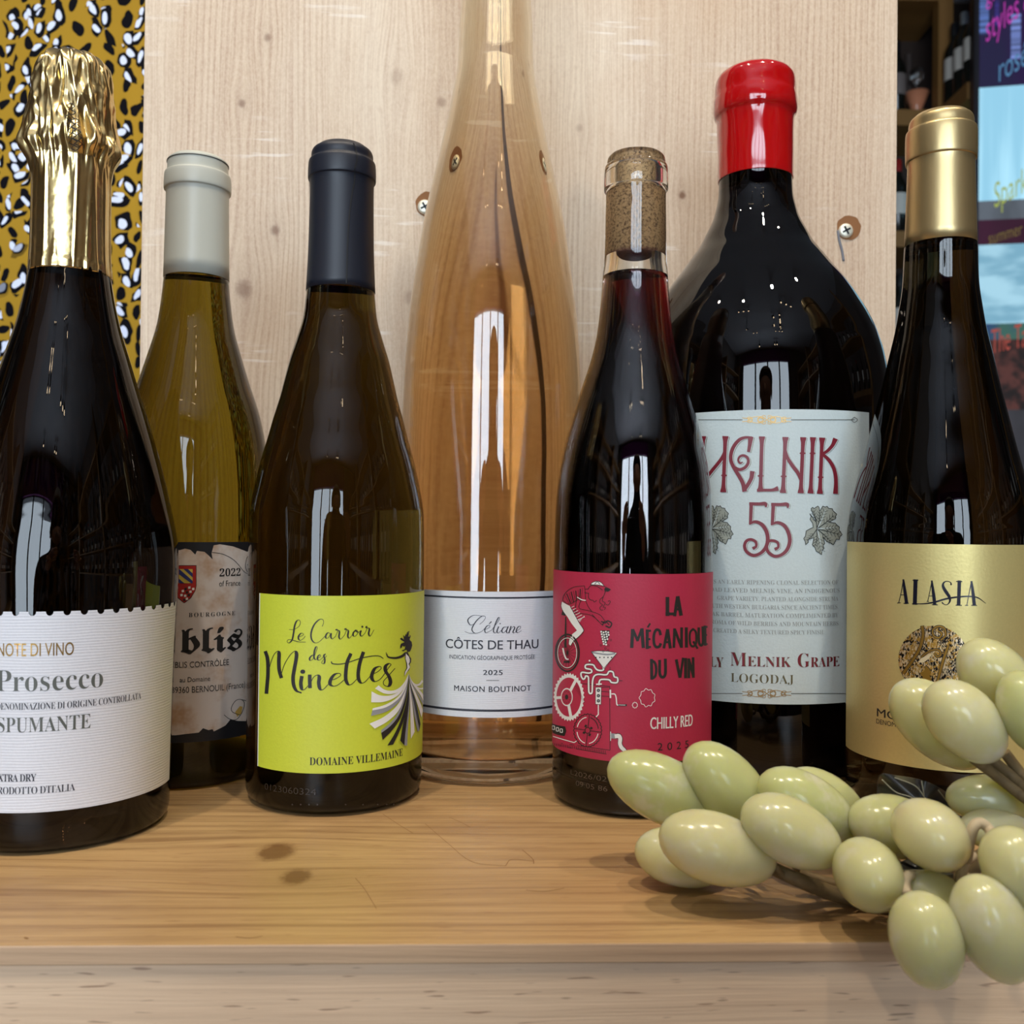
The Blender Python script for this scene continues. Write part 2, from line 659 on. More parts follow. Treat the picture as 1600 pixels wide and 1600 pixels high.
def capsule(b, rows, mat, thick=0.00035, n=5, fn=None, segs=96, name='capsule', bottom_in=0.0008, round_top=True):
    P = b.rows(rows, n)
    top = P[0]
    prof = [(0, top[1] + 0.0012), (top[0] * 0.8, top[1] + 0.0011), (top[0] * 0.95, top[1] + 0.0007)] + P
    prof = prof + [(P[-1][0] - bottom_in, P[-1][1])] + [(P[-1][0] - bottom_in, P[-1][1] + 0.01)]
    bm = bmesh.new()
    lathe(bm, prof, segs, fn=fn)
    return finish(name, bm, mat, b.root)


# ------------------------------------------------------------------ common materials
M_red = None
ink = flat('black_ink', (38, 36, 34), 0.5)
ink_blue = flat('blue_black_ink', (44, 46, 58), 0.5)
ink_grey = flat('grey_ink', (92, 94, 88), 0.5)
ink_pale = flat('pale_grey_ink', (158, 163, 160), 0.6)
ink_white = flat('white_ink', (240, 238, 232), 0.5)
ink_gold = flat('gold_foil_ink', (190, 150, 84), 0.35, 0.6)
chrome = flat('zinc_metal', (226, 222, 204), 0.45, 0.5)
dark_metal = flat('dark_metal', (40, 40, 42), 0.45, 0.6)

# ================================================================== the room (structure)
RX0, RX1, RY1 = -2.1, 2.3, 3.95


def struct(name, bm, mat, smooth=False):
    return tag(finish(name, bm, mat, None, smooth), kind='structure')


plaster = paper('plaster', (160, 145, 140), 0.85)
plaster_d = paper('dark_plaster', (120, 112, 108), 0.85)
ceil_m = paper('ceiling_paint', (190, 190, 196), 0.8)
floor_m = wood('floor_boards', 'x', (110, 84, 62), (92, 68, 50), (60, 42, 30), ring=.05, rough=.45)
bm = bmesh.new(); box(bm, RX0 - .1, RX1 + .1, WY - .1, RY1 + .1, -0.1, 0); struct('floor', bm, floor_m)
bm = bmesh.new(); box(bm, RX0 - .1, RX1 + .1, WY - .1, RY1 + .1, CEIL, CEIL + .1); struct('ceiling', bm, ceil_m)
bm = bmesh.new(); box(bm, RX0 - .1, RX0, WY - .1, RY1 + .1, 0, CEIL); struct('wall_left', bm, plaster_d)
bm = bmesh.new(); box(bm, RX0, RX1, RY1, RY1 + .1, 0, CEIL); struct('wall_back', bm, plaster_d)
bm = bmesh.new(); box(bm, RX1, RX1 + .1, WY - .1, RY1 + .1, 0, CEIL); struct('wall_right', bm, plaster_d)
# low partition in the far corner that carries the lettered window
PX, PY, PA, PW, OZ0, OZ1 = 1.597, 3.335, radians(-11), 0.66, 1.2, 3.12
PM = Matrix.Translation((PX, PY, 0)) @ Matrix.Rotation(PA, 4, 'Z')
PI_ = PM.inverted()
bm = bmesh.new()
box(bm, 0, PW, .0, .05, 0, OZ0); box(bm, 0, PW, .0, .05, OZ1, CEIL)
struct('wall_corner', bm, plaster_d).matrix_world = PM
# street wall with the big shop window
bm = bmesh.new()
box(bm, RX0, WX0, WY - .1, WY, 0, CEIL); box(bm, WX1, RX1, WY - .1, WY, 0, CEIL)
box(bm, WX0, WX1, WY - .1, WY, 0, WZ0); box(bm, WX0, WX1, WY - .1, WY, WZ1, CEIL)
struct('wall_front', bm, plaster_d)
fr_m = flat('window_paint', (40, 34, 48), 0.4)
bm = bmesh.new()
for x in (WX0, -0.85, -0.15, 0.5, WX1): box(bm, x - .035, x + .035, WY - .06, WY + .02, WZ0, WZ1)
for z in (WZ0, WZ1): box(bm, WX0, WX1, WY - .06, WY + .02, z - .03, z + .03)
struct('window_1', bm, fr_m)
bm = bmesh.new(); box(bm, WX0 - .1, WX1 + .1, WY + .03, WY + .06, WZ1 - .02, WZ1 + .46)
struct('trim_1', bm, flat('plum_valance', (110, 34, 104), 0.8))


# ================================================================== display stand and upright board
A, B = on_z(0, 1477.5, T), on_z(1000, 1473.5, T)
YAW = atan2(B.y - A.y, B.x - A.x)
EDGE = A.y - A.x * math.tan(YAW)          # depth of the front edge on the camera's axis
honey = wood('honey_pine_top', 'x', (202, 166, 116), (174, 138, 92), (120, 82, 50), ring=0.0085, ring_amt=0.26, rough=0.42, fibre=0.30, dashes=.30, streak=.55, stain=.5,
             knots=[(on_z(430, 1331, T).y - EDGE + .003, on_z(430, 1331, T).x + .003, 0.0085, .95), (on_z(459, 1371, T).y - EDGE + .003, on_z(459, 1371, T).x + .0025, 0.0066, .9)], seed=3.1, blotch=.8)
edge_m = wood('pine_edge', 'x', (218, 184, 148), (200, 164, 130), (140, 106, 80), ring=0.006, ring_amt=.25, streak=.3, rough=.55, seed=105, fibre=.15)
pinkish = wood('pale_pine_panel', 'x', (250, 222, 188), (236, 200, 164), (166, 126, 94), ring=0.013, ring_amt=.12, streak=.25, rough=.5, seed=101, fibre=.15, dashes=.6, dash_col=(132, 88, 66))
stand = tag(empty('display_stand', (0, EDGE, T), YAW), 'wooden display stand with honey pine top and paler front under the bottles', 'stand')
TH = 0.0062
bm = bmesh.new()
box(bm, -0.62, 0.72, 0.0, 0.40, -TH, 0, 0.0006)
for f in bm.faces: f.material_index = 1 if f.normal.y < -.7 else 0
SI = (Matrix.Translation((0, EDGE, T)) @ Matrix.Rotation(YAW, 4, 'Z')).inverted()
for path, wd in (([(598, 1272), (622, 1288), (645, 1302)], .0004), ([(664, 1287), (700, 1318), (738, 1347), (790, 1353)], .00035), ([(702, 1277), (722, 1286), (735, 1293)], .0004), ([(790, 1353), (800, 1343), (834, 1346)], .0005), ([(816, 1328), (832, 1342), (834, 1350)], .0006),
                 ([(822, 1391), (850, 1393), (882, 1388)], .0005), ([(368, 1464), (390, 1466), (410, 1463)], .0006), ([(555, 1372), (570, 1390), (588, 1420)], .0004), ([(38, 1465), (44, 1467)], .0012), ([(1160, 1370), (1240, 1400)], .0004)):
    P_ = [SI @ on_z(a_, b_, T) for a_, b_ in catmull(path, 4)]
    for p, q in zip(P_, P_[1:]):
        n_ = Vector((-(q - p).y, (q - p).x, 0)).normalized() * wd * .28
        f = bm.faces.new([bm.verts.new(v + Vector((0, 0, .00008))) for v in (p - n_, q - n_, q + n_, p + n_)])
        f.material_index = 2
top = finish('top_board', bm, [honey, edge_m, flat('scratch_dirt', (140, 102, 62), .7)], stand, smooth=False, recalc=False)
bm = bmesh.new(); box(bm, -0.615, 0.715, 0.0012, 0.02, -T, -TH)
finish('front_panel', bm, pinkish, stand, smooth=False)
bm = bmesh.new(); box(bm, -0.615, -0.597, 0.02, 0.398, -T, -TH)
finish('side_panel', bm, pinkish, stand, smooth=False)
bm = bmesh.new(); box(bm, 0.697, 0.715, 0.02, 0.398, -T, -TH)
finish('side_panel', bm, pinkish, stand, smooth=False)

BY = 0.622       # depth of the board's face on the camera's axis
board = empty('pine_board', (0, BY, T), YAW)
tag(board, 'tall pale pine board standing upright behind the wine bottles', 'board')
BI = (Matrix.Translation((0, BY, T)) @ Matrix.Rotation(YAW, 4, 'Z')).inverted()


def on_board(px, py):
    o, d = BI @ CAM, BI.to_3x3() @ ray(px, py)
    return o - d * (o.y / d.y)


xl, xr = on_board(222, 300).x, on_board(1401, 300).x
kn = [(418, 59, .004, .5), (378, 162, .004, .55), (430, 360, .005, .55), (381, 452, .009, .5), (640, 465, .007, .3), (1066, 305, .004, .7), (905, 200, .004, .3),
      (620, 120, .008, .25), (1200, 520, .006, .3), (690, 160, .005, .4)]
knots = [(on_board(a, b).x, on_board(a, b).z, s * .75, k) for a, b, s, k in kn]
ck = on_board(776, 300).x - 0.0062
pine = wood('pale_pine_board', 'z', (216, 199, 176), (194, 168, 140), (148, 110, 86), ring=0.0040, ring_amt=.34, rough=.55, fibre=.34, streak=.20, scuff=.34, fuzz=.5, stain=.0,
            knots=knots, cracks=[(ck, 0.003, 0.0011, -.1, 1.2, (60, 42, 34)), (ck + .004, 0.004, 0.0004, .2, .34, (120, 90, 64)), (on_board(484, 280).x, .001, .0007, on_board(484, 320).z, on_board(484, 235).z, (90, 62, 44))],
            seed=1.3, blotch=.9)
bm = bmesh.new(); box(bm, xl, xr, 0, 0.018, 0, 0.62, 0.0008)
finish('plank', bm, pine, board, smooth=False)
hole_m = flat('drilled_wood', (128, 84, 46), .8)


def screw(x, z, r=0.0047):
    bm = bmesh.new()
    lathe(bm, [(0, .0012), (r * .7, .0011), (r, .0004), (r, -.002), (0, -.002)], 32)
    s_ = finish('screw', bm, chrome, board)
    s_.rotation_euler, s_.location = (pi / 2, 0, 0), (x, -0.0008, z)
    bm = bmesh.new()
    for a in (0.5, 0.5 + pi / 2):
        c, s2 = cos(a), sin(a)
        L, W = r * .62, r * .13
        bm.faces.new([bm.verts.new((c * u - s2 * v, -.00245, s2 * u + c * v)) for u, v in ((-L, -W), (L, -W), (L, W), (-L, W))])
    c_ = finish('cross_slot', bm, dark_metal, board, smooth=False)
    c_.location = (x, 0.0002, z)
    bm = bmesh.new()
    n = 40
    pts = []
    for k in range(n):
        a = 2 * pi * k / n
        rr = r * 1.75 * (1 + .08 * noise.noise((cos(a) * 3 + x * 50, sin(a) * 3, z)))
        pts.append(bm.verts.new((x + r * .45 + rr * cos(a), -0.0003, z + r * .45 + rr * sin(a))))
    bm.faces.new(pts)
    finish('screw_hole', bm, hole_m, board, smooth=False)


for a, b in ((1321, 361), (664, 324), (829, 322), (1196, 357)):
    p = on_board(a, b)
    screw(p.x, p.z)
# pencil mark trailing from the exposed screw
bm = bmesh.new()
pv = [on_board(a, b) for a, b in ((1309, 360), (1311, 375), (1315, 390), (1318, 408))]
tube(bm, [(p.x, -.0001, p.z) for p in pv], .0009, 6)
finish('grey_scratch', bm, flat('graphite', (110, 112, 120), .6), board)

# ================================================================== leopard-print cloth behind, left of the board
g = G('leopard_print')
x, y, z = g.obj()
wv = g.noise(g.vec(x, 0.0, z), 28, 2)
wv2 = g.noise(g.vec(x + 3, 0.0, z + 5), 28, 2)
px_, pz_ = x + (wv - .5) * .018, z + (wv2 - .5) * .018
vo = g.n('ShaderNodeTexVoronoi')
vo.inputs['Scale'].default_value = 1.0
vo.inputs['Randomness'].default_value = 0.68
S = 60.0
g.put(vo.inputs['Vector'], g.vec(px_ * S, 0.0, pz_ * S * .86))
sp = g.n('ShaderNodeSeparateXYZ'); g.t.links.new(vo.outputs['Position'], sp.inputs[0])
cx, cz = V(g, sp.outputs[0]), V(g, sp.outputs[2])
qx, qz = px_ * S - cx, pz_ * S * .86 - cz
cs = g.n('ShaderNodeSeparateColor'); g.t.links.new(vo.outputs['Color'], cs.inputs[0])
r1, r2, r3 = V(g, cs.outputs[0]), V(g, cs.outputs[1]), V(g, cs.outputs[2])
an = r1 * 2.2 + 0.35
ca, sa = g.m('COSINE', an), g.m('SINE', an)
ux, uz = qx * ca + qz * sa, qz * ca - qx * sa
lump = (g.noise(g.vec(px_ * S, 0.0, pz_ * S), 1.6, 2) - .5) * .22
e = g.m('SQRT', ux * ux * 0.75 + uz * uz * 2.3) + lump
big = g.step(r2, 0.40, 0.42)
e2 = g.m('SQRT', (ux + .05) * (ux + .05) * 0.8 + (uz - .06) * (uz - .06) * 2.4) + lump * .9
gap = g.step(ux * 0.8 + uz * 1.2 + (r3 - .5) * .5, 0.36, 0.46)
black_big = (1.0 - g.step(e, 0.56, 0.60)) * (1.0 - gap)
white_big = (1.0 - g.step(e2, 0.26, 0.29))
black_small = 1.0 - g.step(e, 0.36, 0.40)
blk = black_big * big + black_small * (1.0 - big)
c = g.mix(blk, lin((152, 120, 38)), lin((10, 10, 16)))
c = g.mix(white_big * big, c, lin((200, 210, 236)))
g.set(color=c, rough=0.9, spec=.08)
leopard = g.mat
bm = bmesh.new()
nx, nz = 60, 2
x0, x1, z0, z1 = -1.05, -0.30, 0.85, 1.80
grid = []
for i in range(nx + 1):
    xx = x0 + (x1 - x0) * i / nx
    yy = 1.0 + .004 * sin(xx * 31) + .012 * exp(-((xx + .405) / .012) ** 2) - .005 * sin(xx * 9)
    grid.append([[bm.verts.new((xx, yy + dy, z0 + (z1 - z0) * j / nz)) for j in range(nz + 1)] for dy in (0, .002)])
for i in range(nx):
    for j in range(nz):
        for d in (0, 1):
            bm.faces.new((grid[i][d][j], grid[i + 1][d][j], grid[i + 1][d][j + 1], grid[i][d][j + 1]))
for i in range(nx):
    for j in (0, nz): bm.faces.new((grid[i][0][j], grid[i + 1][0][j], grid[i + 1][1][j], grid[i][1][j]))
cl = empty('hanging_cloth', (-.68, 1.0, .85))
tag(cl, 'mustard leopard-print cloth hanging beside the upright pine board', 'cloth')
o = finish('fabric', bm, leopard, cl); o.location = (.68, -1.0, -.85)
bm = bmesh.new(); tube(bm, [(-.42, .001, .955), (.43, .001, .955)], .008, 12, smooth=False)
finish('rod', bm, dark_metal, cl)
for sx in (-.41, .42):
    bm = bmesh.new()
    tube(bm, [(sx, .001, .955), (sx, .001, CEIL - .85)], .0015, 6, smooth=False)
    finish('hanging_wire', bm, dark_metal, cl)

# ================================================================== bottles
def cap_rows_close(): pass


# ---- sparkling bottle, gold foil (far left)
b = Bottle('sparkling_wine_bottle', 'dark sparkling wine bottle with crumpled gold foil and white ribbed label', 111.5, 300, 0.401)
solid_glass(b, [(432, 173), (445, 175), (480, 181), (520, 190), (560, 202), (600, 214), (650, 230), (700, 245), (750, 258), (800, 269), (840, 277), (880, 280),
                (930, 278), (1000, 274), (1100, 270), (1200, 267), (1290, 264)], glass('near_black_glass', (.014, .008, .005)), 0.005)
gold = G('gold_foil')
gx, gy, gz = gold.obj()
gold.set(color=gold.mix(gold.noise(gold.vec(gx, gy, gz), 60, 2), lin((240, 220, 168)), lin((226, 192, 120))), metal=1.0, rough=0.24)
gold.bump(gold.noise(gold.vec(gx, gy, gz), 170, 2), .3, .0010)
P = b.rows([(90, 132), (97, 152), (110, 168), (130, 176), (160, 179), (195, 181), (215, 184), (235, 187), (248, 186), (262, 176), (275, 173), (330, 172), (400, 172), (438, 174)], 12)
zt, zb = P[0][1], P[-1][1]
zr = b.row(244, 186)[1]


def crumple(a, z, r):
    ux, uy = sin(a), cos(a)
    up = max(0, min(1, (z - zr) / .012 + .6))
    v = 0.0
    q = noise.noise((ux * 2.3 + 2, uy * 2.3, z * 34))
    q2 = noise.noise((ux * 5.5, uy * 5.5 + 4, z * 55))
    q4 = noise.noise((ux * 5 + z * 60, uy * 5 - z * 40, z * 90))
    v += up * ((1 - abs(q) * 3.0) * .0012 + (1 - abs(q2) * 2.6) * .0007 + (1 - abs(q4) * 3) * .0004 - .0014)
    near = exp(-((z - zr) / .010) ** 2)
    v += near * (0.0030 * noise.noise((ux * 4, uy * 4, z * 70)) + .0012 * noise.noise((ux * 12, uy * 12, z * 120)) + .0004)
    lo = 1 - up
    q3 = noise.noise((ux * 2.3 + 9, uy * 2.3, z * 5))
    v += lo * ((max(0, 1 - abs(q3) * 7)) * .0006)
    if z - zb < .004: v += .0005 * noise.noise((ux * 9, uy * 9, 3))
    return v


bm = bmesh.new()
prof = [(0, zt + .0022), (P[0][0] * .45, zt + .0020), (P[0][0] * .8, zt + .0011)] + P + [(P[-1][0] - .001, P[-1][1])]
lathe(bm, prof, 240, fn=crumple)
foil = finish('foil_capsule', bm, gold.mat, b.root)
# printed diamond mesh on the foil
saved = b.prof
b.prof = P
a = Art(b, .0001)
a.bvh = BVHTree.FromPolygons([v.co for v in foil.data.vertices], [tuple(p.vertices) for p in foil.data.polygons])
for i in range(8):
    for dx_, dy_ in ((0, 0), (7.5, 5)) if 1 < i < 7 else ((3, 0),):
        cx_, cy_ = 107 + i * 1.1 + dx_, 165 + i * 9.5 + dy_
        a.stroke([(cx_ - 7, cy_), (cx_, cy_ - 5), (cx_ + 7, cy_), (cx_, cy_ + 5)], 1.0, ink, 0, 2, closed=True, smooth=False)
a.done('printed_mesh')
b.prof = saved
a = Art(b)
lw = paper('ribbed_white_paper', (226, 225, 230), .55, ribs=.0011)
t0 = b.hit(-90, 1100)[0]
t1 = b.hit(267, 1100)[0]
zt_, zb_ = b.hit(100, 955)[1], b.hit(40, 1270)[1]
# upper edge with a row of small bites like a torn perforation
pts = [(-1.35, zb_), (t1, zb_), (t1, zt_)]
k = 0
th = t1
stepa = .133
while th - stepa > -1.3:
    c0 = th - stepa * .5
    for s_ in range(7):
        aa = pi * s_ / 6
        pts.append((c0 + .030 * cos(aa), zt_ - .0016 * sin(aa)))
    th -= stepa
pts.append((-1.35, zt_))
a.poly(pts, lw, 0, raw=True)
a.text('NOTE DI VINO', -3, 115, 1025, 20, ink_gold, offset=.004)
a.text(serif('Prosecco'), -5, 160, 1079, 33, ink_grey, offset=-.009)
a.text(serif('DENOMINAZIONE DI ORIGINE CONTROLLATA'), -5, 219, 1106, 10.5, ink_blue, offset=-.010, spacing=.93)
a.text(serif('SPUMANTE'), -3, 141, 1143, 23, ink_grey, offset=-.008)
a.text(serif('EXTRA DRY'), -9, 57, 1221, 11.5, ink_blue, spacing=.9)
a.text(serif("PRODOTTO D'ITALIA"), -10, 117, 1240, 11.5, ink_blue, offset=-.010, spacing=.9)
a.done('label')

# ---- olive bottle with grey capsule and parchment label
b = Bottle('white_wine_bottle', 'olive glass wine bottle with pale grey capsule and torn parchment label', 309, 300, 0.485)
solid_glass(b, [(436, 357), (445, 358), (480, 361), (520, 367), (560, 378), (600, 390), (650, 406), (700, 416), (750, 421), (800, 423), (900, 422), (1100, 420), (1205, 419)],
            glass('olive_glass', (.19, .135, .014)), 0.005)
punt(b, .031, .022, base_filler_m)
grey_cap = flat('grey_capsule', (196, 197, 186), .38)
capsule(b, [(256, 352), (259, 356), (263, 357), (279, 357.5), (282, 361), (304, 361.5), (308, 358.5), (330, 358), (441, 358.5)], grey_cap)
bm = bmesh.new()
rr, zz = b.row(263, 357.6)
lathe(bm, [(rr - .0004, zz + .0003), (rr + .00012, zz + .0003), (rr + .00012, zz - .0002), (rr - .0004, zz - .0002)], 96, closed=True)
finish('capsule_ring', bm, flat('grey_line', (90, 92, 88), .5), b.root)
a = Art(b)
zt_, zb_ = b.hit(340, 847)[1], b.hit(330, 1157)[1]
parch = G('parchment_paper')
x, y, z = parch.obj()
nn = parch.noise(parch.vec(x, y, z), 45, 4, .65)
parch.set(color=parch.mix(parch.step(nn, .45, .72), lin((216, 204, 194)), lin((182, 142, 104))), rough=.6)
a.rect(-1.5, 1.45, zb_, zt_, flat('black_paper', (30, 30, 34), .5), 0)
a.frame(270, 830, 4.707)
a.poly([(-60, 150), (50, 140), (90, 128), (130, 137), (165, 172), (178, 145), (232, 152), (262, 178), (292, 208), (284, 160), (300, 104), (345, 96), (440, 112), (545, 152), (585, 110), (600, 96),
        (600, 1405), (578, 1442), (560, 1412), (535, 1396), (480, 1395), (420, 1385), (385, 1428), (300, 1472), (292, 1455), (262, 1462), (222, 1448), (190, 1480), (100, 1490), (20, 1500), (-60, 1498)], parch.mat, 1)
a.stroke([(285, 155), (370, 170), (450, 215), (510, 285), (530, 305), (550, 312)], 4, ink, 2)
a.stroke([(560, 175), (540, 200), (530, 260), (545, 300)], 4, ink, 2)
a.stroke([(545, 250), (575, 200), (590, 160)], 4, ink, 2)
for pts in ([(375, 1350), (410, 1378), (450, 1388), (480, 1370), (510, 1320), (522, 1265), (500, 1238), (460, 1245), (430, 1290), (432, 1325), (470, 1345), (490, 1350)], [(500, 1238), (530, 1245), (542, 1255)]):
    a.stroke(pts, 4.5, ink, 3)
a.poly([(455, 1330), (490, 1285), (510, 1290), (500, 1340), (470, 1365)], flat('ochre_ink', (196, 160, 80), .6), 2)
# shield
rd, yl, bl = flat('shield_red', (176, 40, 34), .5), flat('shield_yellow', (214, 190, 84), .5), flat('shield_blue', (52, 58, 120), .5)
a.poly([(0, 250), (174, 250), (174, 400), (165, 440), (135, 490), (85, 530), (35, 490), (8, 440), (0, 400)], ink, 2)
a.poly([(4, 254), (170, 254), (170, 400), (161, 438), (132, 486), (85, 524), (38, 486), (12, 438), (4, 400)], rd, 3)
a.poly([(25, 278), (146, 278), (146, 382), (25, 382)], yl, 4)
for q in ([(25, 278), (50, 278), (146, 365), (146, 382), (135, 382), (25, 300)], [(80, 278), (112, 278), (146, 310), (146, 340)], [(25, 330), (25, 360), (50, 382), (85, 382)]):
    a.poly(q, bl, 5)
for i, (cx_, cy_) in enumerate([(95, 425), (122, 415), (150, 425), (105, 450), (130, 445), (92, 475), (118, 470), (75, 440), (65, 470), (85, 505), (104, 497)]):
    a.poly([(cx_ - 9, cy_ - 8), (cx_ + 8, cy_ - 10), (cx_ + 9, cy_ + 7), (cx_ - 8, cy_ + 9)], ink_white if i % 3 else ink, 4)
a.frame(0, 0, 1)
a.text(serif('2022'), 342.5, 375, 900, 11.5, ink, 3)
a.text('of France', 342, 374.5, 915.5, 8.5, ink, 3)
a.text(serif('BOURGOGNE'), 295, 366.5, 963, 6.5, ink, 3, spacing=1.35, offset=-.004)
a.text(fraktur('blis'), 284, 377, 1019, 36, ink, 3, offset=.016)
a.text(fraktur('cha'), 204, 265, 1019, 36, ink, 3, offset=.016)
a.text('CHABLIS CONTRÔLÉE', 251, 357, 1042.5, 9, ink, 3)
a.text('au Domaine', 281, 328, 1065, 7.5, ink, 3)
a.text('89360 BERNOUIL (France)', 268, 382, 1080.5, 9.5, ink, 3)
a.done('label')

# ---- amber bottle, dark blue capsule, lime label
b = Bottle('orange_wine_bottle', 'amber brown wine bottle with navy capsule and lime green label', 535, 250, 0.45)
solid_glass(b, [(452, 585), (470, 586.5), (502, 596), (535, 601), (565, 608), (600, 615), (627, 622), (660, 630), (690, 637.5), (721, 647), (752, 654), (785, 660), (815, 662.5), (909, 662.5),
                (1100, 660), (1225, 658.5)][0:2] + [(502, 590), (535, 599), (565, 608), (600, 616), (627, 622), (660, 631), (690, 638.5), (721, 647), (752, 654), (785, 660), (815, 662.5), (909, 662.5), (1100, 660), (1225, 658.5)],
            glass('amber_glass', (.055, .034, .006)), 0.006)
punt(b, .0345, .018, base_filler_m)
navy = flat('navy_capsule', (20, 25, 38), .45)
capsule(b, [(236, 574), (240, 580), (246, 583), (256, 583.5), (261, 587), (285, 587.5), (291, 584.5), (330, 584), (400, 584.5), (459, 586.5)], navy)
a = Art(b, .0003)
sv = b.prof
b.prof = b.rows([(246, 583), (256, 583.5), (261, 587), (285, 587.5), (291, 584.5), (330, 584), (459, 586.5)], 3)
a.stroke([(552, 224), (556, 236), (557, 250), (554, 262), (553, 285), (550, 300), (546, 330), (543, 370), (541, 442)], 1.8, flat('navy_seam', (10, 12, 18), .6), 1)
a.done('capsule_seam')
b.prof = sv
lime = paper('lime_paper', (206, 214, 60), .5)
a = Art(b)
zt_, zb_ = b.hit(530, 931)[1], b.hit(530, 1208)[1]
a.rect(b.hit(405.5, 1060)[0], 1.75, zb_, zt_, lime, 0)
a.rect(b.hit(405.2, 1060)[0] - .006, b.hit(405.5, 1060)[0] + .004, zb_, zt_, ink_white, 1)
a.frame(400, 950, 6.667)
pm = (7, 38)
for s_ in ([(105, 455), (125, 520), (131, 600), (130, 700), (122, 800), (115, 885)], [(130, 690), (160, 570), (190, 490), (225, 452), (245, 470), (243, 560), (248, 650), (268, 722)],
           [(262, 705), (300, 590), (355, 495), (405, 450), (425, 475), (422, 530), (402, 640), (390, 720), (396, 800), (425, 860), (475, 882)],
           [(480, 715), (470, 780), (480, 840), (508, 848), (548, 805)], [(562, 700), (562, 760), (565, 826)], [(562, 800), (600, 722), (640, 698), (660, 720), (655, 780), (668, 840), (700, 848), (752, 795)],
           [(765, 757), (830, 735), (880, 702), (868, 680), (820, 690), (780, 740), (772, 790), (805, 812), (855, 798), (925, 740)],
           [(985, 478), (950, 560), (935, 660), (935, 745), (962, 796), (1000, 788), (1052, 735)], [(1115, 462), (1082, 560), (1064, 660), (1066, 735), (1092, 778), (1132, 768), (1190, 705)],
           [(1195, 692), (1260, 665), (1300, 628), (1285, 608), (1235, 628), (1205, 690), (1205, 735), (1235, 764), (1290, 740), (1350, 662)],
           [(1345, 668), (1385, 610), (1402, 588), (1380, 578), (1345, 605), (1345, 655), (1382, 715), (1396, 775), (1372, 815), (1330, 800), (1325, 762), (1370, 710), (1442, 628)]):
    a.stroke(s_, 8, ink, 2, 8, pen=pm)
a.stroke([(785, 558), (798, 578), (870, 584), (960, 565), (1080, 525), (1200, 500), (1280, 500), (1322, 525)], [12, 11, 10, 9, 9, 9, 9, 7], ink, 2, 8)
a.dot(490, 662, 26, ink, 2, 22)
pm = (5, 17)
for s_ in ([(350, 224), (400, 222), (450, 190), (466, 150), (452, 124), (425, 138), (405, 190), (395, 260), (380, 330), (350, 362), (328, 350), (345, 328), (400, 338), (450, 352), (520, 353)],
           [(442, 302), (490, 285), (496, 268), (472, 262), (447, 292), (447, 322), (468, 336), (500, 312), (516, 290)], [(690, 190), (706, 150), (695, 118), (660, 120), (610, 170), (578, 250), (580, 320), (612, 360), (660, 350), (722, 290)],
           [(778, 268), (750, 256), (727, 288), (732, 314), (755, 306), (782, 262), (780, 300), (797, 321), (832, 290)], [(830, 290), (850, 240), (846, 220), (834, 228), (868, 240), (864, 300), (882, 322), (922, 282)],
           [(922, 282), (942, 225), (938, 212), (926, 222), (960, 234), (955, 290), (972, 313), (1006, 272)], [(1036, 230), (1012, 258), (1012, 288), (1035, 290), (1060, 256), (1050, 232), (1036, 232), (1060, 252), (1088, 236)],
           [(1092, 236), (1082, 270), (1097, 293), (1132, 262)], [(1132, 262), (1156, 205), (1152, 190), (1143, 204), (1178, 214), (1170, 265), (1187, 291), (1226, 226)],
           [(618, 492), (590, 490), (562, 520), (566, 545), (590, 536), (614, 490), (636, 430), (640, 406), (625, 406), (610, 450), (606, 510), (622, 536), (646, 520)],
           [(646, 522), (674, 502), (668, 486), (648, 500), (642, 530), (660, 543), (692, 520)], [(692, 518), (718, 486), (728, 478), (714, 484), (708, 500), (718, 535), (712, 574), (690, 576), (690, 556), (738, 496)]):
    a.stroke(s_, 5, ink, 2, 7, pen=pm)
a.dot(1105, 194, 11, ink, 2)
# dancing figure in a striped gown
a.frame(560, 970, 7.618)
wht, gry = ink_white, flat('grey_print', (150, 152, 156), .5)
a.poly([(590, 130), (575, 160), (600, 120), (585, 185), (610, 190), (600, 225), (625, 250), (632, 290), (622, 330), (605, 365), (575, 370), (565, 345), (540, 350), (520, 360), (545, 330), (550, 300), (520, 290), (500, 330), (488, 300), (500, 270),
        (540, 255), (520, 225), (490, 215), (505, 200), (535, 225), (525, 165), (545, 190), (555, 150), (572, 190)], ink, 3)
for s_ in ([(570, 180), (575, 140), (598, 122)], [(540, 240), (505, 225), (492, 210), (510, 200)], [(540, 300), (500, 285), (490, 330)], [(600, 200), (608, 180), (598, 165)], [(535, 350), (512, 355)]):
    a.stroke(s_, [16, 10, 4, 3][:len(s_)], ink, 3)
a.poly([(555, 375), (575, 365), (600, 420), (620, 450), (618, 490), (600, 520), (610, 550), (590, 590), (560, 620), (535, 660), (540, 610), (565, 560), (560, 500), (545, 440)], ink, 3)
a.poly([(556, 385), (570, 405), (590, 425), (602, 460), (600, 490), (588, 515), (606, 550), (580, 590), (540, 652), (548, 605), (574, 560), (570, 505), (552, 450)], wht, 4)
a.stroke([(555, 385), (510, 420), (450, 440), (390, 440), (350, 430), (332, 405), (322, 375)], [30, 30, 26, 22, 18, 12, 6], ink, 3)
a.stroke([(332, 405), (342, 395)], [8, 4], ink, 3)
tip = (588, 630)


def plume(A_, B_, mat, layer):
    a.poly(catmull([tip] + A_, 7) + catmull([tip] + B_, 7)[::-1], mat, layer)


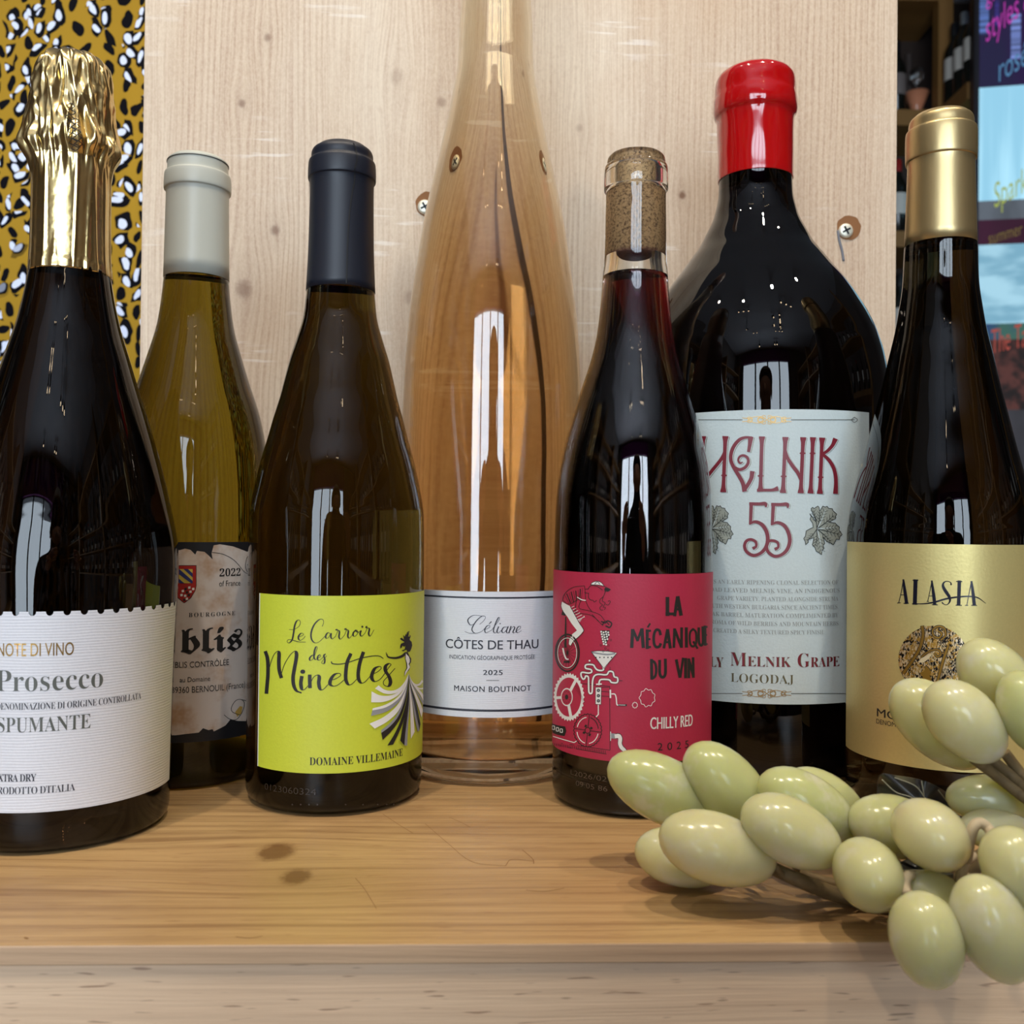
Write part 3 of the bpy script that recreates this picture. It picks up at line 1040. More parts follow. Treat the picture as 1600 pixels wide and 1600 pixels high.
plume([(545, 720), (480, 795), (400, 830), (310, 820), (235, 768)], [(552, 745), (490, 830), (400, 868), (300, 862), (192, 805)], wht, 3)
plume([(540, 770), (460, 850), (360, 888), (250, 885), (152, 838)], [(550, 770), (480, 870), (390, 930), (280, 965), (148, 968)], wht, 4)
plume([(552, 760), (490, 870), (400, 950), (290, 1005), (165, 1040)], [(560, 770), (500, 890), (410, 975), (300, 1035), (160, 1064)], wht, 5)
plume([(560, 770), (500, 890), (410, 975), (300, 1035), (160, 1064)], [(564, 775), (510, 910), (425, 1010), (310, 1085), (145, 1130)], gry, 5)
plume([(562, 780), (500, 930), (410, 1050), (280, 1150), (125, 1222)], [(570, 790), (520, 960), (450, 1090), (330, 1200), (188, 1280)], wht, 6)
plume([(566, 760), (525, 930), (450, 1110), (360, 1220), (262, 1300)], [(572, 770), (535, 950), (465, 1130), (370, 1250), (264, 1332)], gry, 7)
plume([(572, 770), (535, 950), (465, 1130), (370, 1250), (264, 1332)], [(577, 790), (550, 970), (490, 1150), (400, 1290), (280, 1416)], ink, 7)
plume([(580, 800), (552, 980), (495, 1170), (420, 1340), (334, 1482)], [(586, 820), (570, 1000), (520, 1200), (460, 1350), (402, 1470)], ink, 8)
plume([(586, 820), (566, 980), (530, 1170), (505, 1300), (484, 1424)], [(590, 830), (585, 980), (565, 1170), (545, 1330), (532, 1480)], ink, 9)
plume([(590, 830), (585, 980), (565, 1170), (545, 1330), (532, 1480)], [(593, 830), (594, 980), (582, 1170), (572, 1330), (566, 1482)], gry, 9)
plume([(596, 820), (604, 1000), (608, 1200), (612, 1405)], [(604, 810), (628, 980), (645, 1160), (656, 1320)], wht, 6)
plume([(600, 790), (625, 950), (655, 1150), (690, 1318)], [(604, 780), (640, 950), (680, 1150), (712, 1302)], gry, 8)
plume([(604, 780), (640, 950), (680, 1150), (712, 1302)], [(612, 770), (660, 930), (700, 1100), (723, 1230)], ink, 8)
plume([(612, 760), (655, 890), (700, 1030), (736, 1150)], [(620, 750), (670, 860), (715, 960), (752, 1060)], wht, 7)
plume([(616, 740), (660, 830), (710, 920), (757, 1000)], [(622, 735), (670, 820), (715, 890), (757, 965)], gry, 8)
plume([(622, 730), (672, 810), (715, 870), (757, 950)], [(628, 722), (680, 785), (720, 830), (757, 880)], wht, 7)
plume([(622, 705), (665, 750), (710, 745), (745, 700)], [(624, 715), (670, 772), (720, 765), (757, 725)], wht, 5)
plume([(628, 730), (690, 785), (725, 800), (757, 795)], [(632, 735), (690, 800), (725, 815), (757, 812)], wht, 6)
a.frame(0, 0, 1)
a.text(serif('DOMAINE VILLEMAINE'), 484, 628, 1193, 12, ink, 2, offset=-.003)
a.done('label')
a = Art(b, .00015)
emb = flat('moulded_marks', (58, 48, 40), .35)
a.text('0123060324', 414, 494, 1240, 10, emb, 0, offset=-.012)
for x_ in (457, 470, 483, 496, 540, 567, 590, 604, 615): a.dot(x_, 1257, 1.3, emb, 0)
a.done('moulded_code')

# ---- tall clear flute of rose
b = Bottle('rose_wine_bottle', 'tall clear flute bottle of pale rose wine with white label', 773.5, 200, 0.506)
clear = glass('clear_glass', (.97, .985, .975), 1.5)
ztop = b.row(0, 833)[1]
r0 = b.row(0, 830)[0]
extra = [(.0148, ztop + .075), (.0150, ztop + .060), (.0160, ztop + .030), (.0178, ztop + .012)]
shell, inn = shell_glass(b, [(0, 830), (50, 830 + 3), (100, 834), (150, 841), (200, 850.5), (250, 861), (300, 872), (350, 882), (400, 889.5), (450, 896.5), (500, 902), (550, 905.5), (600, 907.5), (700, 909), (900, 907.5), (1140, 905), (1185, 904.5)],
                         clear, lambda z: .0026, .011, .007, top_extra=extra)
rose = liquid('rose_wine', (2.4, 7.6, 15.5))
fill(b, inn, ztop + .03, rose)
bm = bmesh.new()
lathe(bm, [(0, ztop + .1355), (.0135, ztop + .135), (.0142, ztop + .132), (.0142, ztop + .116), (.0152, ztop + .113), (.0152, ztop + .104), (.0148, ztop + .101), (.0153, ztop + .06), (.0149, ztop + .06)], 64)
finish('capsule', bm, flat('blush_capsule', (226, 196, 190), .35), b.root)
a = Art(b)
zt_, zb_ = b.hit(770, 924.5)[1], b.hit(770, 1121.5)[1]
lw2 = paper('cool_white_paper', (222, 225, 232), .5, ribs=.00085)
a.rect(-1.22, 1.22, zb_, zt_, lw2, 0)
for y0_, y1_ in ((932.8, 935.5), (1108.5, 1112)):
    a.rect(-1.22, 1.22, b.hit(770, y1_)[1], b.hit(770, y0_)[1], ink_blue, 1)
a.frame(380, 880, 3.333)
for s_ in ([(1232, 318), (1252, 300), (1262, 280), (1245, 275), (1215, 300), (1192, 342), (1208, 364), (1240, 356), (1262, 335)], [(1245, 275), (1200, 271), (1171, 294), (1182, 320), (1200, 318)], [(1208, 364), (1178, 364), (1155, 355)],
           [(1258, 346), (1281, 335), (1284, 324), (1270, 326), (1258, 346), (1265, 362), (1290, 350)], [(1290, 352), (1316, 318), (1334, 290), (1330, 282), (1315, 310), (1303, 350), (1311, 363), (1325, 352)],
           [(1330, 330), (1321, 354), (1329, 363), (1343, 350)], [(1374, 332), (1356, 334), (1346, 352), (1355, 362), (1370, 347), (1380, 328), (1370, 354), (1378, 363), (1390, 350)],
           [(1394, 328), (1383, 363)], [(1386, 354), (1405, 330), (1413, 336), (1404, 357), (1410, 363), (1424, 350)], [(1424, 351), (1441, 340), (1443, 329), (1431, 331), (1421, 350), (1428, 362), (1447, 351)]):
    a.stroke(s_, 3, ink_blue, 2, 6, pen=(2.2, 6.0))
a.stroke([(1280, 316), (1292, 304)], [3, 5], ink_blue, 2)
a.dot(1338, 314, 3, ink_blue, 2)
a.frame(0, 0, 1)
a.text('CÔTES DE THAU', 697, 840.5, 1014.5, 14, ink_blue, 2, offset=.012)
a.text('INDICATION GÉOGRAPHIQUE PROTÉGÉE', 702.5, 835, 1031, 6.2, ink_blue, 2)
a.text('2025', 755, 785, 1054.5, 7.6, ink_blue, 2, offset=.022, spacing=1.1)
a.text('MAISON BOUTINOT', 710, 829, 1081, 8.6, ink_blue, 2, offset=.012, spacing=1.1)
a.stroke([(760, 1063), (779.5, 1063)], .8, ink_grey, 2)
a.done('label')

# ---- chilled red in clear glass with a cork
b = Bottle('red_wine_bottle', 'clear glass bottle of red wine with bare cork and crimson label', 994, 260, 0.447)
crow = [(243, 1036), (247, 1039), (252, 1040), (259, 1040.5), (262, 1043.5), (294, 1044), (299, 1041), (340, 1041), (400, 1041.6), (430, 1043.6), (470, 1046), (520, 1051), (560, 1059.5), (600, 1072), (640, 1085), (700, 1101),
        (750, 1109), (800, 1112.5), (893, 1113.5), (1100, 1111), (1230, 1110)]
zlip = b.row(243, 1036)[1]
shell, inn = shell_glass(b, crow, glass('flint_glass', (.97, .98, .97), 1.5), lambda z: .0025 if z < .2 else .0025 + min(1, (z - .2) / .05) * .0028, .012, .006, n=5)
# open mouth: bridge is closed at the rim by the profile ends
zfill, zc0 = b.row(431, 1043)[1], b.row(399, 1041)[1]
punt(b, .0335, .011, base_filler_m)
redw = liquid('red_wine', (130, 760, 700))
fill(b, inn, zfill, redw)
corkm = G('cork')
x, y, z = corkm.obj()
n1 = corkm.noise(corkm.vec(x, y, z), 900, 3, .7)
ck_c = corkm.mix(corkm.step(n1, .42, .68), lin((196, 158, 112)), lin((104, 76, 50)))
ck_c = corkm.mix(1.0 - corkm.step(z, zc0 - .001, zc0 + .003), ck_c, lin((96, 40, 46)))
corkm.set(color=ck_c, rough=.8)
bm = bmesh.new()
ri = [r for r, z_ in inn if z_ > zc0][-1] + .00012
lathe(bm, [(0, zlip - .0006), (ri - .0004, zlip - .0006), (ri, zlip - .001), (ri, zc0 + .0005), (ri - .0005, zc0), (0, zc0)], 64)
finish('cork', bm, corkm.mat, b.root)
a = Art(b)
zt_, zb_ = b.hit(985, 896.5)[1], b.hit(985, 1191.5)[1]
crim = paper('crimson_paper', (190, 44, 76), .5)
a.rect(-1.75, b.hit(1112.2, 1000)[0], zb_, zt_, crim, 0)
K, W = ink, ink_white
a.frame(840, 860, 3.637)
for s_, w_ in (([(736, 268), (736, 368)], 24), ([(728, 360), (768, 360)], 18), ([(792, 264), (777, 370)], 20), ([(794, 264), (812, 366)], 24), ([(780, 335), (810, 333)], 14),
               ([(540, 450), (535, 550)], 22), ([(542, 450), (568, 512)], 18), ([(568, 512), (590, 447)], 16), ([(592, 446), (600, 550)], 22),
               ([(622, 452), (622, 556)], 20), ([(618, 458), (641, 456)], 14), ([(620, 505), (638, 503)], 14), ([(620, 550), (641, 548)], 14), ([(625, 436), (638, 416)], 12),
               ([(697, 478), (690, 455), (672, 452), (660, 480), (660, 525), (672, 548), (690, 545), (698, 530)], 18), ([(736, 450), (716, 553)], 18), ([(737, 450), (752, 553)], 20), ([(722, 522), (748, 520)], 13),
               ([(776, 446), (772, 550)], 18), ([(777, 448), (814, 548)], 18), ([(816, 440), (815, 550)], 18), ([(842, 440), (843, 548)], 20),
               ([(880, 446), (864, 465), (861, 500), (866, 535), (880, 545), (896, 530), (899, 495), (895, 462), (880, 446)], 14), ([(882, 518), (905, 556)], 14),
               ([(912, 440), (913, 515), (924, 540), (936, 520), (934, 434)], 16), ([(947, 430), (948, 538)], 18), ([(945, 437), (960, 434)], 12), ([(946, 482), (957, 480)], 12), ([(946, 534), (960, 531)], 12),
               ([(646, 620), (648, 730)], 20), ([(646, 624), (666, 640), (673, 680), (666, 715), (648, 728)], 17), ([(692, 625), (693, 700), (708, 720), (724, 700), (724, 618)], 19),
               ([(786, 622), (806, 720)], 19), ([(824, 612), (808, 720)], 16), ([(838, 614), (838, 722)], 20), ([(856, 616), (856, 722)], 18), ([(857, 618), (882, 718)], 17), ([(880, 610), (882, 720)], 18)):
    a.stroke(s_, [q * .86 for q in w_] if isinstance(w_, list) else w_ * .86, K, 2, 6)
# cyclist
a.frame(850, 880, 10)
a.poly([(735, 335), (760, 305), (800, 288), (850, 285), (900, 305), (940, 355), (860, 340), (790, 338)], W, 3)
for s_ in ([(735, 335), (760, 303), (810, 284), (860, 284), (910, 310), (945, 358)], [(735, 335), (800, 336), (870, 342), (945, 360), (1045, 410)], [(1045, 410), (1000, 440), (950, 430)], [(800, 325), (840, 290), (880, 330)],
           [(710, 375), (740, 350), (790, 350), (850, 370), (920, 420)], [(705, 465), (705, 540), (740, 575), (775, 580), (790, 605), (830, 580)], [(645, 405), (705, 400)], [(640, 460), (700, 470)], [(700, 400), (715, 370)],
           [(950, 400), (960, 450), (930, 520), (880, 570), (880, 620), (920, 650), (880, 690), (890, 725), (930, 730)], [(930, 520), (920, 590), (960, 620), (930, 680), (965, 690), (950, 725)], [(970, 640), (1010, 650), (1040, 600), (1020, 585), (1005, 600)],
           [(540, 360), (640, 355)], [(300, 580), (320, 500), (390, 420), (470, 375), (540, 360)], [(640, 355), (650, 430), (660, 600)], [(300, 580), (400, 640), (520, 580)],
           [(515, 575), (500, 720), (520, 775), (700, 800), (800, 850), (920, 970)], [(585, 570), (560, 700), (700, 740), (870, 800), (950, 890)], [(660, 590), (700, 680), (760, 760)], [(760, 800), (850, 900), (930, 970)],
           [(290, 600), (280, 680), (310, 750)]):
    a.stroke(s_, 9, K, 3, 6)
a.stroke([(960, 400), (1000, 415), (1035, 412)], [40, 44, 20], K, 2)
for i in range(9):
    t = i / 8
    a.stroke([(330 + 280 * t, 490 - 110 * t + (0 if t < .6 else 10)), (400 + 190 * t, 630 - 70 * t)], 16 if i % 2 else 9, K if i % 2 else flat('dark_red_ink', (120, 28, 40), .6), 2)
a.stroke([(530, 530), (600, 570), (660, 580)], 14, W, 4); a.stroke([(535, 555), (600, 590)], 8, K, 4)
a.poly([(292, 600), (420, 670), (490, 800), (560, 930), (630, 1050), (560, 1140), (480, 1210), (430, 1290), (400, 1265), (405, 1200), (450, 1110), (525, 1050), (440, 940), (380, 840), (300, 730), (282, 660)], W, 3)
a.stroke([(420, 670), (490, 800), (560, 930), (630, 1050), (560, 1140), (480, 1210), (430, 1290)], 9, K, 4)
for i in range(6): a.stroke([(440 + i * 18, 690 + i * 40), (480 + i * 30, 670 + i * 34)], 8, W, 3)
for i in range(7): a.stroke([(520 + i * 20, 880 - i * 6), (560 + i * 12, 930 - i * 18)], 9, W, 3)
a.stroke([(300, 780), (340, 790)], 60, K, 2); a.stroke([(350, 840), (345, 1310)], [18, 40], K, 2)
for r_, m_, w_ in ((185, K, 26), (150, W, 9), (160, K, 10)):
    a.stroke([(375 + r_ * .98 * cos(2 * pi * k / 28), 1400 + r_ * 1.55 * sin(2 * pi * k / 28)) for k in range(28)], w_, m_, 3 if m_ is K else 4, 3, closed=True)
for k in range(18):
    a_ = 2 * pi * k / 18
    a.stroke([(375, 1400), (375 + 148 * cos(a_), 1400 + 235 * sin(a_))], 5, K, 2)
a.stroke([(310, 1330), (330, 1420), (360, 1490), (395, 1500)], [26, 24, 22, 18], W, 5)
a.stroke([(330, 1540), (410, 1540)], 30, K, 5)
a.stroke([(900, 910), (960, 930), (1000, 900), (1060, 940), (1030, 1000), (970, 980)], 22, K, 2)
a.stroke([(920, 960), (960, 900), (1020, 960)], 14, K, 3)
rnd = random.Random(3)
a.poly([(885, 1050), (1030, 1050), (1020, 1140), (975, 1280), (935, 1280), (900, 1160)], K, 2)
for r_ in range(6):
    for c_ in range(4 - r_ // 2):
        a.dot(900 + r_ * 8 + c_ * 36, 1070 + r_ * 38 + (c_ % 2) * 10, 15, W, 4, n=10)
for x_, y_ in ((895, 1280), (1010, 1285), (965, 1330), (1048, 1200), (1005, 1360), (930, 1375)): a.stroke([(x_ + 14 * cos(k * pi / 4), y_ + 14 * sin(k * pi / 4)) for k in range(8)], 6, K, 3, 2, closed=True)
a.poly([(745, 1380), (850, 1365), (1000, 1370), (1145, 1400), (1060, 1500), (950, 1640), (930, 1640), (850, 1520)], W, 3)
a.stroke([(760, 1390), (860, 1410), (1000, 1425), (1110, 1410)], 22, gry, 4)
a.stroke([(745, 1380), (940, 1640), (1145, 1400), (1000, 1372), (850, 1366), (745, 1380)], 8, K, 5, smooth=False)
for x_ in (820, 880, 945, 1005, 1060): a.dot(x_, 1470, 11, K, 5, n=8)
# machine
a.frame(850, 1030, 10)
CX, CY = 400, 590
n = 34
tp = []
for k in range(n * 2):
    rr = 1.0 if k % 2 else 1.09
    a_ = 2 * pi * k / (n * 2)
    tp.append((CX + 222 * rr * cos(a_), CY + 350 * rr * sin(a_)))
a.poly(tp, W, 3)
a.poly([(CX + 192 * cos(2 * pi * k / 40), CY + 305 * sin(2 * pi * k / 40)) for k in range(40)], crim, 4)
for a_ in (-.95, 1.35, 3.1): a.stroke([(CX - 25, CY), (CX - 10 + 200 * cos(a_), CY + 318 * sin(a_))], 44, W, 5)
a.poly([(CX - 28 + 92 * cos(2 * pi * k / 30), CY + 142 * sin(2 * pi * k / 30)) for k in range(30)], W, 6)
a.poly([(CX - 28 + 78 * cos(2 * pi * k / 30), CY + 122 * sin(2 * pi * k / 30)) for k in range(30)], crim, 7)
a.dot(CX - 28, CY, 26, K, 8, 40)
for k in range(12): a.dot(CX - 28 + 55 * cos(k * pi / 6), CY + 90 * sin(k * pi / 6), 7, K, 8, n=6)
CX, CY = 690, 1110
a.stroke([(CX + (205 if k % 2 else 222) * cos(2 * pi * k / 56), CY + (245 if k % 2 else 262) * sin(2 * pi * k / 56)) for k in range(56)], 12, K, 3, 1, closed=True, smooth=False)
for k in range(4):
    a_ = k * pi / 2 + .12
    a.stroke([(CX + 165 * cos(a_ + .15 + j * .13), CY + 205 * sin(a_ + .15 + j * .13)) for j in range(10)], 13, W if k != 3 else K, 3)
    a.stroke([(CX + 40 * cos(a_), CY + 45 * sin(a_)), (CX + 195 * cos(a_), CY + 235 * sin(a_))], 10, K, 3)
    a.stroke([(CX + 60 * cos(a_ + .8), CY + 70 * sin(a_ + .8)), (CX + 70 * cos(a_ + 1.1), CY + 85 * sin(a_ + 1.1))], 34, K, 3)
a.stroke([(CX + 40 * cos(k * pi / 8), CY + 46 * sin(k * pi / 8)) for k in range(16)], 12, K, 4, 2, closed=True)
for s_ in ([(930, 130), (935, 160), (900, 175), (840, 165), (805, 130), (780, 90), (720, 80), (660, 90), (660, 140), (740, 160), (750, 200), (700, 215), (600, 205), (590, 260), (620, 310), (650, 290), (660, 260), (700, 280), (705, 400), (710, 510), (740, 535), (760, 500), (765, 350), (790, 265), (850, 235), (980, 240), (1020, 190), (1080, 200), (1100, 270), (1150, 290), (1145, 360), (1060, 360), (1020, 320), (900, 315), (870, 350), (865, 400)],):
    a.stroke(s_, 40, K, 2, 5)
    a.stroke(s_, 25, W, 3, 5)
a.stroke([(720, 20), (720, 60)], 10, K, 3); a.dot(720, 22, 14, W, 4); a.stroke([(1035, 120), (1035, 170)], 8, K, 3); a.stroke([(1180, 335), (1225, 335)], 10, K, 3)
a.poly([(808, 430), (905, 430), (900, 710), (808, 705)], K, 2); a.poly([(815, 440), (898, 440), (893, 702), (815, 698)], W, 3)
for y_ in (485, 568, 648):
    a.dot(857, y_, 26, K, 4); a.dot(857, y_, 13, gry, 5)
a.stroke([(825, 390), (905, 385)], 22, W, 4)
for s_ in ([(600, 380), (1030, 420), (1035, 1420)], [(130, 1290), (1035, 1420)], [(110, 1330), (980, 1480)], [(905, 440), (1025, 430)], [(905, 500), (1025, 510)], [(905, 575), (1025, 580)]):
    a.stroke(s_, 9, K, 2, 6, smooth=False)
for i in range(30): a.stroke([(150 + i * 28, 1310 + i * 4), (150 + i * 28, 1345 + i * 4.3)], 9, K, 2)
for i in range(26): a.stroke([(480 + (i % 13) * 12, 430 + (i % 13) * 20), (540 + (i % 13) * 9, 415 + (i % 13) * 21)], 5, K, 5)
a.stroke([(855, 710), (855, 860), (820, 900)], 16, W, 3, smooth=False)
a.stroke([(1040, 480), (1042, 600)], 24, W, 3); a.stroke([(1060, 540), (1110, 545), (1130, 600), (1140, 700), (1160, 715)], 18, W, 3); a.stroke([(1155, 715), (1290, 715)], 30, K, 3); a.stroke([(1175, 712), (1270, 714)], 8, W, 4)
for (cx_, cy_, rr) in ((1420, 715, 36), (1610, 600, 110)):
    m_ = 9
    a.stroke([(cx_ + rr * (1 + .16 * abs(sin(k * pi / 4 * 1.0 + .3)) * (1 if k % 2 else -.3)) * cos(2 * pi * k / 18), cy_ + rr * 1.15 * (1 + .16 * (1 if k % 2 else -.3)) * sin(2 * pi * k / 18)) for k in range(18)], 9, W, 3, 3, closed=True)
a.poly([(130, 990), (340, 1050), (360, 1120), (330, 1200), (150, 1150), (120, 1080)], K, 2)
for x_, y_ in ((160, 1070), (222, 1095), (282, 1115)):
    a.stroke([(x_ - 18, y_ - 30), (x_ + 18, y_ - 25), (x_ + 18, y_ + 30), (x_ - 18, y_ + 25)], 11, W, 3, closed=True, smooth=False)
a.stroke([(155, 1205), (300, 1250), (480, 1300), (520, 1275)], 13, W, 3, smooth=False)
a.stroke([(1045, 1130), (1045, 1270)], 12, W, 3); a.stroke([(1060, 1195), (1130, 1200)], 80, gry, 3)
a.stroke([(1120, 1200), (1170, 1195), (1195, 1240), (1190, 1310), (1210, 1370), (1260, 1420), (1300, 1470)], [78, 80, 76, 72, 74, 70, 60], K, 3)
a.stroke([(1120, 1200), (1170, 1197), (1193, 1240), (1188, 1310), (1208, 1370), (1258, 1420), (1300, 1470)], [62, 64, 60, 56, 58, 54, 46], W, 4)
for s_ in ([(70, 450), (60, 650), (85, 900)], [(75, 990 - 1000), (95, 110 - 20)]): a.stroke(s_, 18, W, 3)
a.frame(0, 0, 1)
a.text('CHILLY RED', 1016, 1081, 1137.5, 18, ink_white, 2, offset=.03)
a.text('2025', 1027, 1075, 1171, 11.5, ink, 2, spacing=1.7)
a.done('label')
a = Art(b, .00012)
emb2 = flat('etched_code', (92, 78, 66), .4)
a.text('L2026/02', 892, 948, 1217, 8, emb2, 0, offset=-.015)
a.text('09:05 86', 900, 949, 1233, 8, emb2, 0, offset=-.015)
a.done('etched_code')

# ---- large black bottle, red wax
b = Bottle('large_red_wine_bottle', 'oversized black wine bottle with glossy red wax neck and cream label', 1187, 600, 0.53, tilt=-ROLL)
solid_glass(b, [(270, 1238.5), (285, 1238.5), (305, 1240), (322, 1244), (340, 1250), (360, 1261), (380, 1273), (397, 1287), (416, 1303), (435, 1320), (453, 1334), (472, 1347), (490, 1358), (510, 1368), (530, 1375.5), (547, 1381), (585, 1388.5), (630, 1392), (700, 1393),
                (900, 1392), (1100, 1391), (1160, 1391)], glass('black_glass', (.004, .003, .004)), 0.007, n=4)
wax = flat('red_wax', (172, 10, 14), .12, coat=.6, coat_rough=.05)
capsule(b, [(108, 1226), (111, 1236), (117, 1241.5), (126, 1243.5), (143, 1244.5), (152, 1246), (166, 1246.5), (174, 1245), (181, 1241.5), (196, 1240.5), (240, 1240), (270, 1240), (277, 1239.8)], wax, name='wax_seal',
        fn=lambda a_, z_, r_: .0003 * noise.noise((sin(a_) * 3, cos(a_) * 3, z_ * 70)))
a = Art(b, step=.00006)
cream = paper('cream_textured_paper', (210, 222, 222), .55, grain=.09)
zt_, zb_ = b.hit(1200, 640)[1], b.hit(1200, 1100)[1]
t1 = b.hit(1357, 800)[0]
a.rect(-t1 - .05, t1, zb_, zt_, cream, 0)
wine_ink, gsh = flat('burgundy_ink', (128, 34, 48), .4), flat('gold_shadow_ink', (120, 112, 84), .4, .5)
a.frame(1090, 660, 6.667)


def stem(x0, y0, x1, y1, w_=36):
    return [(x0, y0), (x0 + (x1 - x0) * .12, y0 + (y1 - y0) * .12), ((x0 + x1) / 2, (y0 + y1) / 2), (x0 + (x1 - x0) * .88, y0 + (y1 - y0) * .88), (x1, y1)], [w_ * 1.6, w_ * 1.02, w_ * .95, w_ * 1.02, w_ * 1.6]


L = [stem(292, 156, 270, 715), ([(110, 560), (155, 500), (205, 440), (250, 380), (280, 320), (288, 260)], [30, 32, 32, 32, 30, 24]), stem(60, 156, 40, 715),
     ([(562, 158), (500, 158), (440, 180), (385, 240), (352, 320), (350, 400), (385, 480), (440, 570), (475, 640), (490, 712)], [20, 26, 32, 34, 34, 34, 34, 36, 38, 44]), ([(553, 160), (545, 230), (532, 302)], [50, 36, 30]),
     ([(385, 470), (440, 492), (495, 470), (528, 420), (520, 370), (480, 345), (440, 358), (425, 395), (445, 425), (470, 415)], [28, 30, 30, 28, 26, 24, 22, 20, 18, 10]), ([(487, 705), (530, 640), (560, 580), (570, 518)], [34, 36, 38, 44]),
     stem(670, 160, 655, 705), ([(625, 708), (700, 706), (780, 704), (830, 690)], [28, 26, 28, 44]), stem(913, 166, 888, 722), ([(910, 290), (935, 370), (985, 450), (1040, 525), (1072, 600)], [26, 32, 34, 34, 26]), stem(1097, 168, 1072, 725),
     stem(1198, 168, 1173, 727), stem(1293, 172, 1270, 732), ([(1428, 178), (1400, 240), (1350, 295), (1300, 330)], [46, 34, 30, 26]), ([(1300, 335), (1360, 390), (1410, 470), (1432, 560), (1436, 650), (1432, 735)], [26, 32, 34, 36, 38, 46]),
     ([(545, 848), (640, 850), (705, 848), (712, 880)], [30, 30, 34, 16]), ([(560, 850), (556, 950), (552, 1050)], [34, 32, 30]), ([(540, 1060), (600, 1035), (670, 1065), (718, 1140), (730, 1230), (705, 1310), (650, 1365), (580, 1385), (515, 1350), (490, 1290), (510, 1235), (560, 1220), (605, 1245), (610, 1290), (580, 1312)], [14, 28, 34, 36, 36, 34, 30, 30, 30, 30, 28, 26, 26, 24, 30]),
     ([(772, 855), (860, 856), (930, 854), (938, 888)], [30, 30, 34, 16]), ([(788, 856), (783, 960), (778, 1060)], [34, 32, 30]), ([(766, 1066), (830, 1043), (900, 1075), (945, 1150), (958, 1240), (930, 1325), (870, 1380), (800, 1393), (740, 1355), (718, 1295), (738, 1240), (790, 1232), (834, 1255), (838, 1300), (808, 1320)], [14, 28, 34, 36, 36, 34, 30, 30, 30, 30, 28, 26, 26, 24, 30])]
for pts, ws in L:
    a.stroke([(x_ + 13, y_ + 6) for x_, y_ in pts], [w_ * 1.08 for w_ in ws], gsh, 1, 6)
    a.stroke([(x_ + 9, y_ + 4) for x_, y_ in pts], [w_ * 1.02 for w_ in ws], cream, 2, 6)
    a.stroke(pts, [w_ * 1.12 for w_ in ws], wine_ink, 3, 6)
for x_, y_ in ((278, 553), (655, 558), (894, 563), (1090, 322), (1193, 323), (1276, 572)):
    a.poly([(x_ - 34, y_), (x_, y_ - 24), (x_ + 34, y_), (x_, y_ + 24)], wine_ink, 4)
leaf_pts = [(0, -60), (-62, -210), (-45, -225), (-30, -212), (8, -238), (22, -225), (28, -182), (60, -238), (85, -228), (105, -236), (120, -215), (160, -210), (165, -190), (205, -155), (190, -130), (195, -110), (120, -70), (190, -62), (200, -45), (232, -20), (228, 10), (262, 60), (238, 75),
            (232, 110), (200, 105), (170, 165), (140, 145), (100, 130), (62, 80), (80, 150), (64, 170), (72, 205), (52, 225), (46, 268), (20, 245), (-8, 232), (-20, 195), (-48, 165), (-30, 90), (-62, 100), (-88, 108), (-92, 140), (-118, 165), (-122, 130), (-138, 100), (-120, 75), (-112, 20), (-60, -8), (-40, -15), (-45, -60), (-72, -100), (-60, -130), (-75, -160)]
lf, lf2 = flat('leaf_print_grey', (160, 164, 152), .5), flat('leaf_print_dark', (44, 46, 42), .5)
for cx_, cy_, sx in ((1240, 1110, 1), (150, 1105, .85)):
    a.poly([(cx_ + x_ * sx, cy_ + y_) for x_, y_ in leaf_pts], lf, 1)
    a.stroke([(cx_ + x_ * sx, cy_ + y_) for x_, y_ in leaf_pts], 7, lf2, 2, 2, closed=True, smooth=False)
    for ex, ey in ((-40, -205), (90, -210), (185, -150), (245, 60), (50, 250), (-110, 130), (30, -190), (215, -20), (150, 140), (-20, 190)):
        a.stroke([(cx_, cy_), (cx_ + ex * .5 * sx + 8, cy_ + ey * .5), (cx_ + ex * sx * .95, cy_ + ey * .95)], [9, 6, 3], lf2 if (ex + ey) % 3 else cream, 3)
        for t in (.4, .55, .7, .85):
            for sg in (-1, 1):
                a.stroke([(cx_ + ex * t * sx, cy_ + ey * t), (cx_ + (ex * (t + .12) - sg * ey * .14) * sx, cy_ + ey * (t + .12) + sg * ex * .14)], [5, 3], lf2, 3)
a.frame(0, 0, 1)
for i, (s_, x0_, x1_) in enumerate((("IS AN EARLY RIPENING CLONAL SELECTION OF", 1112, 1309), ("BROAD LEAVED MELNIK VINE, AN INDIGENOUS", 1098, 1311), ("GRAPE VARIETY, PLANTED ALONGSIDE STRUMA", 1121, 1309), ("SOUTH WESTERN BULGARIA SINCE ANCIENT TIMES.", 1103, 1309),
                                    ("OAK BARREL MATURATION COMPLIMENTED BY", 1107, 1309), ("AROMA OF WILD BERRIES AND MOUNTAIN HERBS", 1106, 1309), ("CREATED A SILKY TEXTURED SPICY FINISH.", 1115, 1287))):
    a.text(serif(s_), x0_, x1_, 913.5 + i * 12.9, 6.6, ink_pale, 2, offset=-.004)
for dx, m_, l_ in ((1.2, gsh, 1), (0, wine_ink, 2)):
    a.text(serif('M'), 1141 + dx, 1166 + dx, 1041, 22, m_, l_, offset=-.013)
    a.text(serif('ELNIK'), 1168 + dx, 1235 + dx, 1042, 16, m_, l_, offset=-.013)
    a.text(serif('G'), 1246 + dx, 1264 + dx, 1042.5, 22, m_, l_, offset=-.013)
    a.text(serif('RAPE'), 1266 + dx, 1310 + dx, 1042, 16, m_, l_, offset=-.013)
    a.text(serif('EARLY'), 1078 + dx, 1130 + dx, 1041, 16, m_, l_, offset=-.013)
